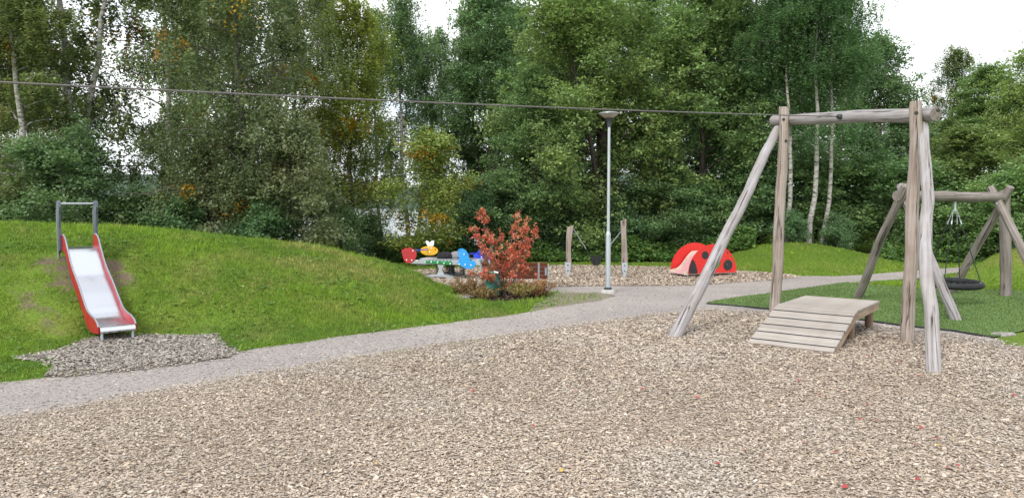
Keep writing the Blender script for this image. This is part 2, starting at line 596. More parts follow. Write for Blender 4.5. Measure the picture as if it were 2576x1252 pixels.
P_SLIDE = poly([(58, 902), (150, 880), (217, 860), (272, 842), (466, 845), (543, 843), (551, 873), (582, 887), (574, 900), (333, 931), (112, 950), (140, 925), (136, 906)])
P_TURF = poly([(1775, 763), (1821, 753), (1936, 738), (2126, 711), (2190, 717), (2271, 723), (2400, 727), (2700, 737), (2700, 815), (2580, 832),
               (2499, 850), (2400, 833), (2267, 819), (2163, 804), (1932, 777)])
P_BED = poly([(1135, 742), (1150, 730), (1210, 722), (1290, 722), (1360, 731), (1384, 740), (1370, 750), (1310, 757), (1240, 760), (1170, 752)])
P_WORN = poly([(1384, 742), (1400, 737), (1530, 738), (1548, 745), (1500, 757), (1400, 772), (1330, 783), (1345, 764), (1378, 752)])
for i, (nm, amp) in enumerate([('P_FRONT', .07), ('P_PATH', .07), ('P_BACK', .07), ('P_SLIDE', .13), ('P_TURF', .012), ('P_BED', .05), ('P_WORN', .06)]):
    globals()[nm] = ragged(globals()[nm], amp, 0.2, i * 3.7)
HARD = [P_FRONT, P_PATH, P_BACK, P_SLIDE, P_TURF, P_BED]

MX = [-60, -30, -14, -11, -9, -7.5, -6.3, -5.2, -4.3, -2.6, -1.4, -0.9]
MF = [10, 9.5, 9.3, 9.8, 10.4, 11.0, 11.6, 11.6, 11.6, 12.6, 14.4, 16.0]
MC = [15.5, 15.5, 15.5, 15.8, 16, 16, 16.3, 16.5, 16.8, 17, 17.2, 17.4]
MH = [1.5, 1.6, 1.72, 1.70, 1.62, 1.52, 1.37, 1.20, 1.05, .56, .20, 0]


def sm(t):
    t = np.clip(t, 0, 1)
    return t * t * (3 - 2 * t)


def height_raw(X, Y):
    f, c, H = np.interp(X, MX, MF), np.interp(X, MX, MC), np.interp(X, MX, MH)
    t = np.clip((Y - f) / (c - f), 0, 1)
    front = np.sin(np.pi / 2 * np.clip(t, 0, 1) ** 1.08)
    front = front * (0.5 + 0.5 * sm(t / 0.25))
    back = 1 - sm((Y - c) / 6.5)
    h = np.where(Y < c, front, back) * H
    h = np.where(X > -0.9, 0, h)
    h = h + 0.68 * sm(1 - np.hypot((X - 10.4) / 4.3, (Y - 27.3) / 3.6)) ** 0.8
    h = h + 1.0 * sm(1 - np.hypot((X - 16.2) / 4.2, (Y - 21.5) / 3.6))
    # towards the lake the land falls
    h = h + 2.4 * sm((X - 1) / 5) * sm((Y - 32.5) / 9)
    start = np.interp(X, [-60, -3, 2, 6, 60], [27, 27, 40, 75, 75])
    h = h - 5.5 * sm((Y - start) / 26)
    return h


GX = np.arange(-32, 32.01, 0.25); GY = np.arange(0, 50.01, 0.25)
XX, YY = np.meshgrid(GX, GY)
HH = height_raw(XX, YY)
HH += 0.05 * np.clip(HH, 0, 1) * np.array([[mnoise.noise(Vector((x * .9, y * .9, 3))) for x in GX] for y in GY])
DD = np.full(XX.shape, 1e9)
IN = np.zeros(XX.shape, bool)
for P in HARD:
    I = inside(P, XX, YY)
    IN |= I
    DD = np.minimum(DD, edge_dist(P, XX, YY))
near = (YY < 26)
HH = np.where(near, np.where(IN, 0, HH * sm((DD - 0.02) / 0.9)), HH)
HH = np.where(IN, np.minimum(HH, 0) - 0.012, HH)


def hgt(X, Y):
    X = np.asarray(X, float); Y = np.asarray(Y, float)
    fx = np.clip((X - GX[0]) / 0.25, 0, len(GX) - 1.001); fy = np.clip((Y - GY[0]) / 0.25, 0, len(GY) - 1.001)
    ix, iy = fx.astype(int), fy.astype(int)
    tx, ty = fx - ix, fy - iy
    h = (HH[iy, ix] * (1 - tx) + HH[iy, ix + 1] * tx) * (1 - ty) + (HH[iy + 1, ix] * (1 - tx) + HH[iy + 1, ix + 1] * tx) * ty
    return np.where((Y > 49.9) | (np.abs(X) > 31.9), height_raw(X, Y), h)


def hz(x, y):
    return float(hgt(np.array([x]), np.array([y]))[0])


# bare-soil patches: places worn by feet round the slide and on the slope
def gh(u, v):
    """point of the ground seen at (u, v)"""
    d = ray(u, v)
    y = 5.0
    while y < 60:
        t = y / d.y
        if CAMZ + d.z * t <= hz(d.x * t, y): break
        y += .04
    return d.x * y / d.y, y


SOIL = [(*gh(u, v), r, a) for u, v, r, a in ((185, 668, .5, .62), (215, 700, .55, .62), (150, 665, .55, .5), (285, 672, .38, .55), (290, 705, .42, .55), (320, 735, .35, .40), (110, 655, .5, .42), (230, 740, .4, .45),
        (65, 725, .55, .42), (95, 770, .5, .38), (115, 800, .5, .42), (40, 690, .5, .36), (140, 835, .45, .42), (60, 905, .5, .30), (500, 835, .4, .34), (690, 845, .5, .28), (950, 665, .9, .22), (545, 815, .35, .34))]


def dirt_at(X, Y):
    d = np.zeros(X.shape)
    for x, y, r, a in SOIL:
        d = np.maximum(d, .88 * a * np.exp(-(((X - x) ** 2 + (Y - y) ** 2) / (r * r)) ** 1.4))
    return d


# ground: one sheet to the horizon
ext = [60, 100, 180, 350, 700, 1400, 3000, 6000]
AX = np.concatenate([[-e for e in ext[::-1]], GX, ext]); AY = np.concatenate([[-3000, -300, -60, -20, -6], GY, [56, 64, 75, 90, 120, 200, 400, 1000, 3000, 6000]])
gx, gy = np.meshgrid(AX, AY)
gz = hgt(gx, gy)
gz = np.where(gy > 100, -5.5, gz)
gz = np.where(gy < 0, 0, gz)
V = np.stack([gx.ravel(), gy.ravel(), gz.ravel()], 1)
nx_, ny_ = len(AX), len(AY)
idx = np.arange(nx_ * ny_).reshape(ny_, nx_)
F = np.stack([idx[:-1, :-1].ravel(), idx[:-1, 1:].ravel(), idx[1:, 1:].ravel(), idx[1:, :-1].ravel()], 1)
me = np_mesh('ground', V, F, None, M['ground'])
me.polygons.foreach_set('use_smooth', [True] * len(me.polygons))
da = me.attributes.new('dirt', 'FLOAT', 'POINT')
da.data.foreach_set('value', dirt_at(gx.ravel(), gy.ravel()).astype(np.float32))
ground = tag(link('ground', me), kind='structure')


def sheet(name, P, z, mat):
    tris = tessellate_polygon([[Vector((p[0], p[1], 0)) for p in P]])
    mb = MB()
    mb.add([(p[0], p[1], z) for p in P], [tuple(t) for t in tris])
    o = mb.build(name, mat)
    if o.data.polygons and o.data.polygons[0].normal.z < 0:
        o.data.flip_normals()
    return tag(o, kind='structure')


path = sheet('gravel_path', P_PATH, 0.004, M['path'])
chips_front = sheet('wood_chip_bed', P_FRONT, 0.008, M['chip_bed'])
chips_back = sheet('wood_chip_bed', P_BACK, 0.0085, M['chip_bed'])
chips_slide = sheet('wood_chip_bed', P_SLIDE, 0.009, M['chip_bed'])
turf = sheet('artificial_turf', P_TURF, 0.018, M['turf'])
worn = sheet('worn_ground', P_WORN, 0.0065, M['worn'])
soil = sheet('planting_bed', P_BED, 0.012, M['bed_soil'])

# lake and the far shore
mb = MB(); mb.add([(-5000, 44, -3.2), (5000, 44, -3.2), (5000, 4000, -3.2), (-5000, 4000, -3.2)], [(0, 1, 2, 3)])
tag(mb.build('lake_water', M['water']), kind='structure')
hv, hf = [], []
nxh = 160
for j, (yy, f) in enumerate([(1150, 0), (1350, .62), (1600, 1.0), (2000, .9), (2600, .2)]):
    for i in range(nxh):
        x = -2600 + 5200 * i / (nxh - 1)
        e = 44 + 34 * mnoise.noise(Vector((x * .0016, 0.3, 0))) + 9 * mnoise.noise(Vector((x * .006, j, 2))) + 2.5 * mnoise.noise(Vector((x * .05, j, 7)))
        hv.append((x, yy, -4 + e * f * 1.25))
for j in range(4):
    for i in range(nxh - 1):
        hf.append((j * nxh + i, j * nxh + i + 1, (j + 1) * nxh + i + 1, (j + 1) * nxh + i))
mb = MB(); mb.add(hv, hf)
tag(mb.build('far_hill', M['hill'], smooth=True), kind='structure')

# ------------------------------------------------------------------ loose cover: chips, pebbles, grass
def visible_uv(X, Y, Z, margin=40):
    cp, sp = math.cos(PITCH), math.sin(PITCH)
    dz = Z - CAMZ
    dep = Y * cp - dz * sp
    up = Y * sp + dz * cp
    u = 1288 + FPX * X / np.maximum(dep, .01); v = 626 - FPX * up / np.maximum(dep, .01)
    return (dep > 0.5) & (u > -margin * 8) & (u < 2576 + margin * 8) & (v < 1252 + margin * 2)


def pick(colors, weights, n, jit=0.12):
    c = np.array(colors)[rng.choice(len(colors), n, p=np.array(weights) / sum(weights))]
    return np.clip(c * (1 + rng.normal(0, jit, (n, 1))), 0.004, 0.9)


def frames(n, tilt):
    """random orthonormal frames, the normal within tilt of up"""
    az = rng.uniform(0, 2 * np.pi, n)
    ta = rng.normal(0, tilt, n); tb = rng.normal(0, tilt, n)
    N = np.stack([ta, tb, np.ones(n)], 1); N /= np.linalg.norm(N, axis=1, keepdims=True)
    A = np.stack([np.cos(az), np.sin(az), np.zeros(n)], 1)
    A -= N * (A * N).sum(1, keepdims=True); A /= np.linalg.norm(A, axis=1, keepdims=True)
    return A, np.cross(N, A), N


def chip_mesh(name, X, Y, Z, l, w, cols, thick=None, tilt=0.22):
    n = len(X)
    A, B, N = frames(n, tilt)
    c = np.stack([X, Y, Z], 1)
    a = A * (l / 2)[:, None]; b = B * (w / 2)[:, None]
    k1 = rng.uniform(.55, 1.0, (n, 1)); k2 = rng.uniform(.45, 1.0, (n, 1))
    top = [c - a - b * k1, c + a * k2 - b, c + a + b * k1, c - a * k2 + b]
    if thick is None:
        V = np.stack(top, 1).reshape(-1, 3)
        F = np.arange(n * 4).reshape(n, 4)
        return np_mesh(name, V, F, cols, M['chip'])
    d = N * thick[:, None]
    V = np.stack(top + [p - d for p in top], 1).reshape(-1, 3)
    o = (np.arange(n) * 8)[:, None]
    fs = np.array([[0, 1, 2, 3], [0, 4, 5, 1], [1, 5, 6, 2], [2, 6, 7, 3], [3, 7, 4, 0]])
    F = (o[:, :, None] + fs[None]).reshape(-1, 4)
    return np_mesh(name, V, F, np.repeat(cols, 5, 0), M['chip'])


CHIP_C = [(.46, .378, .295), (.51, .43, .345), (.42, .35, .28), (.345, .262, .19), (.20, .145, .103), (.58, .505, .42), (.42, .375, .33)]
CHIP_W = [5, 4.2, 4.4, 3.0, 1.7, 1.1, 2.0]


def scatter(P, dens, zrange=None):
    lo, hi = P.min(0), P.max(0)
    n = int((hi[0] - lo[0]) * (hi[1] - lo[1]) * dens)
    X = rng.uniform(lo[0], hi[0], n); Y = rng.uniform(lo[1], hi[1], n)
    k = inside(P, X, Y) & visible_uv(X, Y, 0 * X) & (Y > 3.5)
    return X[k], Y[k]


def grown(P, dens, out, fall):
    """scatter over a bed and a little past its edge"""
    lo, hi = P.min(0) - out, P.max(0) + out
    n = int((hi[0] - lo[0]) * (hi[1] - lo[1]) * dens)
    X = rng.uniform(lo[0], hi[0], n); Y = rng.uniform(lo[1], hi[1], n)
    k = visible_uv(X, Y, 0 * X) & (Y > 3.5) & (Y < 40)
    X, Y = X[k], Y[k]
    I = inside(P, X, Y); d = edge_dist(P[::3], X, Y) * np.where(I, 1, -1)
    pr = np.clip(.5 + d / (2 * fall), 0, 1)
    k = rng.uniform(0, 1, len(X)) < pr
    return X[k], Y[k], d[k]


X, Y, d_e = grown(P_FRONT, 6000, .12, .10)
keep = rng.uniform(0, 1, len(X)) < np.clip(0.10 + 0.98 * (6.0 / np.maximum(Y, 5)) ** 1.6, 0, 1)
keep &= ~inside(P_TURF, X, Y)
X, Y, d_e = X[keep], Y[keep], d_e[keep]
size = rng.lognormal(0, .36, len(X)) * np.clip(Y / 9, .82, 1.35)
fine = np.clip(1 - d_e / 0.9, 0, 1)
size *= (1 - .35 * fine)
und = np.array([mnoise.noise(Vector((x * .9, y * .9, 1.5))) for x, y in zip(X, Y)])
cols = pick(CHIP_C, CHIP_W, len(X))
grey = np.clip(und * .9, 0, .5)[:, None] * .6 + fine[:, None] * .3
cols = cols * (1 - grey) + (cols.mean(1, keepdims=True) * np.array([[1.04, 1.0, .96]])) * grey
big = np.array([mnoise.noise(Vector((x * .33, y * .33, 8.5))) for x, y in zip(X, Y)])
cols *= (1 + .16 * big + .10 * und)[:, None]
Z = 0.015 + rng.uniform(0, .013, len(X)) + .012 * np.clip(und + .3, 0, 1)
me = chip_mesh('wood_chips', X, Y, Z, .0285 * size, .0112 * size * rng.uniform(.6, 1.5, len(X)), cols, None, .18)
o = link('wood_chips', me); o.parent = chips_front; tag(o, kind='stuff')

for P, par, dens, s in ((P_BACK, chips_back, 900, 1.1), (P_SLIDE, chips_slide, 3200, .8)):
    X, Y, _ = grown(P, dens, .12, .11)
    c = pick(CHIP_C, CHIP_W, len(X))
    if par is chips_slide:
        g = rng.uniform(.3, .9, (len(X), 1)); c = (c * (1 - g) + c.mean(1, keepdims=True) * g * np.array([[1.05, 1, .95]])) * .78
    sz = rng.lognormal(0, .3, len(X)) * s
    me = chip_mesh('wood_chips', X, Y, .014 + rng.uniform(0, .02, len(X)), .05 * sz, .021 * sz, c, None, .25)
    o = link('wood_chips', me); o.parent = par; tag(o, kind='stuff')

# loose pebbles on the path
X, Y = scatter(P_PATH, 900)
keep = rng.uniform(0, 1, len(X)) < np.clip((9 / Y) ** 2.2, 0, 1)
X, Y = X[keep], Y[keep]
sz = rng.lognormal(0, .4, len(X)) * np.clip(Y / 9, .9, 1.2)
me = chip_mesh('pebbles', X, Y, 0.006 + rng.uniform(0, .003, len(X)), .016 * sz, .011 * sz, pick([(.33, .30, .288), (.37, .34, .325), (.27, .245, .235), (.42, .39, .375)], [4, 3, 1.2, 1], len(X)), None, .14)
me.materials.clear(); me.materials.append(M['pebble'])
o = link('pebbles', me); o.parent = path; tag(o, kind='stuff')
# stray chips kicked on to the path edge
X, Y = scatter(P_PATH, 420)
d_f = np.minimum(edge_dist(P_FRONT[::3], X, Y), edge_dist(P_SLIDE[::3], X, Y))
keep = rng.uniform(0, 1, len(X)) < np.exp(-d_f / .10)
X, Y = X[keep], Y[keep]
me = chip_mesh('wood_chips', X, Y, .010 + rng.uniform(0, .008, len(X)), .045 * np.ones(len(X)), .02 * np.ones(len(X)), pick(CHIP_C, CHIP_W, len(X)) * .85, None, .2)
o = link('stray_wood_chips', me); o.parent = path; tag(o, kind='stuff')


def blades(X, Y, Z, hh, w, cols, lean=0.35):
    n = len(X)
    az = rng.uniform(0, 2 * np.pi, n)
    s = np.stack([np.cos(az), np.sin(az), np.zeros(n)], 1) * (w / 2)[:, None]
    b = np.stack([X, Y, Z], 1)
    t = b + np.stack([rng.normal(0, lean, n) * hh, rng.normal(0, lean, n) * hh, hh], 1)
    V = np.stack([b - s, b + s, t], 1).reshape(-1, 3)
    return V, np.arange(n * 3).reshape(n, 3), cols


def scatter_grass():
    xs, ys = [], []
    for (x0, x1, y0, y1, dens) in ((-13, 2, 8, 14, 2600), (-16, 2, 14, 19.5, 1700), (-3, 18, 19, 31, 420), (8, 18, 14.5, 20, 600), (5.5, 9.5, 8.5, 10.5, 2000), (-8, 0, 19.5, 29, 200)):
        n = int((x1 - x0) * (y1 - y0) * dens)
        xs.append(rng.uniform(x0, x1, n)); ys.append(rng.uniform(y0, y1, n))
    X = np.concatenate(xs); Y = np.concatenate(ys)
    Z = hgt(X, Y)
    k = visible_uv(X, Y, Z, 15)
    X, Y, Z = X[k], Y[k], Z[k]
    bad = np.zeros(len(X), bool)
    for P in HARD:
        # tufts creep over the edges a little
        I = inside(P, X, Y)
        lim = .10 if P is not P_TURF else 0
        d = edge_dist(P[::2], X, Y)
        bad |= I & ((d > lim) | (rng.uniform(0, 1, len(X)) < .6))
    dv = dirt_at(X, Y) + np.array([.16 * mnoise.noise(Vector((x * 2.6, y * 2.6, 5))) for x, y in zip(X, Y)])
    bad |= rng.uniform(0, 1, len(X)) < np.clip((dv - .16) * 4.5, 0, .97)
    bad |= inside(P_WORN, X, Y) & (rng.uniform(0, 1, len(X)) < .86)
    X, Y, Z = X[~bad], Y[~bad], Z[~bad]
    n = len(X)
    n1 = np.array([mnoise.noise(Vector((x * .55, y * .55, 11))) + .6 * mnoise.noise(Vector((x * 1.9, y * 1.9, 4))) for x, y in zip(X, Y)])
    n2 = np.array([mnoise.noise(Vector((x * 1.1, y * 1.1, 23))) for x, y in zip(X, Y)])
    # a dry yellowish band on the round nose of the mound
    dry = np.exp(-(((X + 3.6) / 1.3) ** 2 + ((Y - 15.6) / 1.5) ** 2)) * .8
    fresh = np.array([(.195, .305, .034)]); deep = np.array([(.115, .20, .032)]); straw = np.array([(.33, .30, .11)])
    a = np.clip(.5 + n1 * .9, 0, 1)[:, None]
    s = np.clip(n2 * .95 - .10 + dry + rng.normal(0, .16, n), 0, .85)[:, None]
    c = (deep * (1 - a) + fresh * a) * (1 - s) + straw * s
    n3 = np.array([mnoise.noise(Vector((x * 5.5, y * 5.5, 31))) for x, y in zip(X, Y)])
    c *= rng.uniform(.65, 1.3, (n, 1)) * (1 + .5 * n3[:, None])
    far = np.clip(Y / 13, .9, 2.4)
    hgt_b = rng.lognormal(0, .3, n) * .052 * np.clip(.92 + .3 * n1 + .75 * n3, .3, 2.0) * np.where((X > 5) & (Y < 12), 1.5, 1) * np.clip(far, 1, 1.4) * np.where(Y > 19, .62, 1)
    return blades(X, Y, Z - .006, hgt_b, rng.uniform(.011, .018, n) * far, c, .45)


V, F, cols = scatter_grass()
me = np_mesh('grass', V, F, cols, M['grass'])
tag(link('grass', me), 'short green mown grass over the mounds and verges', 'grass', kind='stuff')

# plantain and clover rosettes between the grass
n = 9000
X = rng.uniform(-13, 1, n); Y = rng.uniform(9, 19, n); Z = hgt(X, Y)
wn2 = np.array([mnoise.noise(Vector((x * .8, y * .8, 41))) for x, y in zip(X, Y)])
k = visible_uv(X, Y, Z, 10) & (rng.uniform(-.35, .6, n) < wn2) & (dirt_at(X, Y) < .2)
for P in HARD: k &= ~inside(P, X, Y)
X, Y, Z = X[k], Y[k], Z[k]
cl = np.repeat(np.stack([X, Y, Z + .03], 1), 3, 0) + rng.normal(0, .03, (len(X) * 3, 3)) * np.array([1, 1, .25])
WEED = (cl, pick([(.13, .24, .05), (.10, .19, .05), (.19, .29, .06)], [3, 2, 1], len(cl), .2))

X, Y = scatter(P_TURF, 1500)
keep = rng.uniform(0, 1, len(X)) < np.clip((12.5 / Y) ** 1.5, .2, 1)
X, Y = X[keep], Y[keep]
n = len(X)
c = pick([(.115, .185, .055), (.148, .222, .062), (.185, .25, .09)], [3, 3, 1.2], n, .15)
V, F, cols = blades(X, Y, np.full(n, .016), rng.uniform(.018, .034, n), rng.uniform(.012, .018, n) * np.clip(Y / 12, 1, 1.6), c, .4)
o = link('turf_fibres', np_mesh('turf_fibres', V, F, cols, M['turf_blade'])); o.parent = turf; tag(o, kind='stuff')
# kerb strip along the near edge of the turf
mb = MB()
ep = [gp(u, v) for u, v in [(1778, 765), (1821, 768), (1932, 778), (2050, 791), (2163, 805), (2267, 820), (2400, 834), (2498, 851)]]
mb.tube([(p.x, p.y, .014) for p in ep], .022, 5)
mb.build('rubber_edging', M['rubber'], turf)

# ------------------------------------------------------------------ trees
class Wood:
    def __init__(self):
        self.v, self.f, self.n = [], [], 0

    def limb(self, P, r, k):
        P = np.asarray(P, float); m = len(P)
        T = np.gradient(P, axis=0); T /= np.linalg.norm(T, axis=1, keepdims=True) + 1e-9
        ref = np.where(np.abs(T[:, 2:3]) < .9, np.array([[0, 0, 1.]]), np.array([[1., 0, 0]]))
        A = np.cross(T, ref); A /= np.linalg.norm(A, axis=1, keepdims=True) + 1e-9
        B = np.cross(A, T)
        th = np.arange(k) * 2 * np.pi / k
        ring = P[:, None, :] + (A[:, None, :] * np.cos(th)[None, :, None] + B[:, None, :] * np.sin(th)[None, :, None]) * np.asarray(r)[:, None, None]
        self.v.append(ring.reshape(-1, 3))
        i = np.arange(m - 1)[:, None] * k + np.arange(k)[None]
        j = np.arange(m - 1)[:, None] * k + (np.arange(k)[None] + 1) % k
        self.f.append(np.stack([i, j, j + k, i + k], -1).reshape(-1, 4) + self.n)
        self.n += m * k

    def mesh(self, name, mat):
        me = np_mesh(name, np.concatenate(self.v), np.concatenate(self.f), None, mat)
        me.polygons.foreach_set('use_smooth', [True] * len(me.polygons))
        return me


def leaf_mesh(name, Cn, lsize, cols, up=0.6, aspect=.62, mat='leaf', droop=0.0, r=None):
    r = r or rng
    n = len(Cn)
    N = r.normal(0, 1, (n, 3)); N[:, 2] = np.abs(N[:, 2]) + up
    N /= np.linalg.norm(N, axis=1, keepdims=True)
    A = r.normal(0, 1, (n, 3)); A[:, 2] -= droop
    A -= N * (A * N).sum(1, keepdims=True); A /= np.linalg.norm(A, axis=1, keepdims=True)
    B = np.cross(N, A)
    l = (lsize * r.lognormal(0, .22, n) / 2)[:, None]
    a, b = A * l, B * l * aspect
    V = np.stack([Cn - a, Cn - a * .1 + b, Cn + a, Cn - a * .1 - b], 1).reshape(-1, 3)
    return np_mesh(name, V, np.arange(n * 4).reshape(n, 4), cols, M[mat])


def make_tree(seed, H, cb, prof, style, nleaf, lsize, palette, rb=.16, n1=42, bark_m='bark', stems=1, lean=0, yellow=0.0, gap=.25, spread=.34, up=.85, elev=(.25, .9), ycol=None, hollow=0.0):
    """returns (wood mesh, leaf mesh), the foot at the origin; prof: (height fraction, radius) pairs"""
    r = np.random.default_rng(seed)
    W = Wood()
    anchors, adir, acl = [], [], []
    cl_id = 0
    for s in range(stems):
        off = np.zeros(3) if stems == 1 else np.array([math.cos(2.4 * s), math.sin(2.4 * s), 0]) * .16
        m = 12
        zz = np.linspace(0, H * (1 - .08 * s), m)
        wand = np.cumsum(r.normal(0, .055 * H / m, (m, 2)), 0)
        lx = lean if stems == 1 else r.normal(0, .10) + lean
        ly = 0 if stems == 1 else r.normal(0, .08)
        TP = np.stack([off[0] * (1 + zz / H) + wand[:, 0] + lx * zz, off[1] * (1 + zz / H) + wand[:, 1] + ly * zz, zz], 1)
        tr = rb * (1 - zz / zz[-1] * .93) * (1 if s == 0 else .8)
        tr[0] *= 1.35
        W.limb(TP, tr, 9)
        nb = n1 // stems
        for i in range(nb):
            f = cb + (0.985 - cb) * ((i + r.uniform(0, 1)) / nb) ** .9
            z0 = f * zz[-1]
            p0 = np.array([np.interp(z0, TP[:, 2], TP[:, 0]), np.interp(z0, TP[:, 2], TP[:, 1]), z0])
            Rr = np.interp(f, [p[0] for p in prof], [p[1] for p in prof]) * r.uniform(.62, 1.12)
            az = i * 2.399 + r.normal(0, .5) + s
            el = elev[0] + (elev[1] - elev[0]) * f + r.normal(0, .18)
            d = np.array([math.cos(az) * math.cos(el), math.sin(az) * math.cos(el), math.sin(el)])
            k = 6
            P = [p0]
            for q in range(k):
                dd = d + r.normal(0, .16, 3); dd[2] += (-.10 * q if style == 'weep' else .05 * q - .02)
                P.append(P[-1] + dd / np.linalg.norm(dd) * Rr / k)
            P = np.array(P)
            if hollow and f < .66 and r.uniform(0, 1) < (min(.97, hollow * 1.9) if math.sin(az) < .25 else hollow * .35): continue
            r0 = max(.012, np.interp(z0, zz, tr) * .42)
            W.limb(P, np.linspace(r0, .006, k + 1), 5)
            for q in range(max(4, int(Rr * 3.2))):
                t = r.uniform(.22 if style == 'weep' else .38, 1.0)
                b0 = np.array([np.interp(t * k, range(k + 1), P[:, c]) for c in range(3)])
                sd = d * .5 + r.normal(0, .62, 3); sd[2] += .12
                sd /= np.linalg.norm(sd)
                sl = Rr * r.uniform(.16, .40) * (1.15 - .5 * t) + .15
                e = b0 + sd * sl
                e[2] -= (.12 * sl if style == 'weep' else -.05 * sl)
                W.limb(np.array([b0, (b0 + e) / 2 + r.normal(0, .03, 3), e]), [r0 * .4, r0 * .25, .004], 3)
                if r.uniform() < gap: continue
                cl_id += 1
                for w in np.linspace(.3, 1.05, 3):
                    anchors.append(b0 + (e - b0) * w); adir.append(sd); acl.append(cl_id)
            anchors.append(P[-1]); adir.append(d); acl.append(cl_id)
    anchors, acl = np.array(anchors), np.array(acl)
    pick_i = r.integers(0, len(anchors), nleaf)
    Cn = anchors[pick_i].copy()
    if style == 'weep':
        # hanging twigs: leaves strung below the anchor
        sub = r.integers(0, 5, nleaf)
        key = pick_i * 5 + sub
        hr = np.random.default_rng(seed + 1)
        off = hr.normal(0, spread * .8, (len(anchors) * 5, 3)); ln = hr.uniform(.25, 1.35, len(anchors) * 5)
        t = r.uniform(0, 1, nleaf)
        Cn += off[key] * np.array([1, 1, .5])
        Cn[:, 2] -= t * ln[key]
        Cn += off[key] * t[:, None] * .25 * np.array([1, 1, 0])
        Cn += r.normal(0, .045, (nleaf, 3))
    else:
        sub = r.integers(0, 4, nleaf)
        hr = np.random.default_rng(seed + 1)
        off = hr.normal(0, spread, (len(anchors) * 4, 3)) * np.array([1, 1, .7])
        Cn += off[pick_i * 4 + sub] + r.normal(0, .13, (nleaf, 3)) * np.array([1, 1, .6])
    pal = np.array(palette)
    hr = np.random.default_rng(seed + 2)
    ncl = cl_id + 2
    cw = hr.dirichlet(np.ones(len(pal)) * 1.1, ncl)
    ccol = cw @ pal * hr.uniform(.82, 1.2, (ncl, 1))
    if yellow > 0:
        yc = np.array(ycol if ycol is not None else [(.50, .27, .02), (.42, .19, .02)])
        ym = hr.uniform(0, 1, ncl) < yellow
        ccol[ym] = yc[hr.integers(0, len(yc), ym.sum())]
    cols = ccol[acl[pick_i]] * r.uniform(.75, 1.3, (nleaf, 1))
    Cn[:, 2] = np.maximum(Cn[:, 2], .12)
    lm = leaf_mesh('crown', Cn, lsize, cols, up=up, droop=1.2 if style == 'weep' else .3, r=r)
    return W.mesh('trunk', M[bark_m]), lm


G_WIL = [(0.193, 0.291, 0.104), (0.240, 0.331, 0.110), (0.164, 0.257, 0.104), (0.281, 0.342, 0.122)]
G_BIR = [(0.193, 0.251, 0.110), (0.158, 0.217, 0.110), (0.240, 0.279, 0.110), (0.263, 0.268, 0.104)]
G_OLV = [(0.193, 0.222, 0.116), (0.164, 0.199, 0.110), (0.222, 0.234, 0.116), (0.158, 0.188, 0.104)]
G_DRK = [(0.140, 0.228, 0.110), (0.181, 0.268, 0.116), (0.117, 0.194, 0.098)]
G_YEL = [(0.281, 0.325, 0.079), (0.222, 0.291, 0.079), (0.351, 0.336, 0.079), (0.187, 0.257, 0.079)]
G_COOL = [(0.158, 0.251, 0.122), (0.193, 0.279, 0.128), (0.135, 0.217, 0.110)]

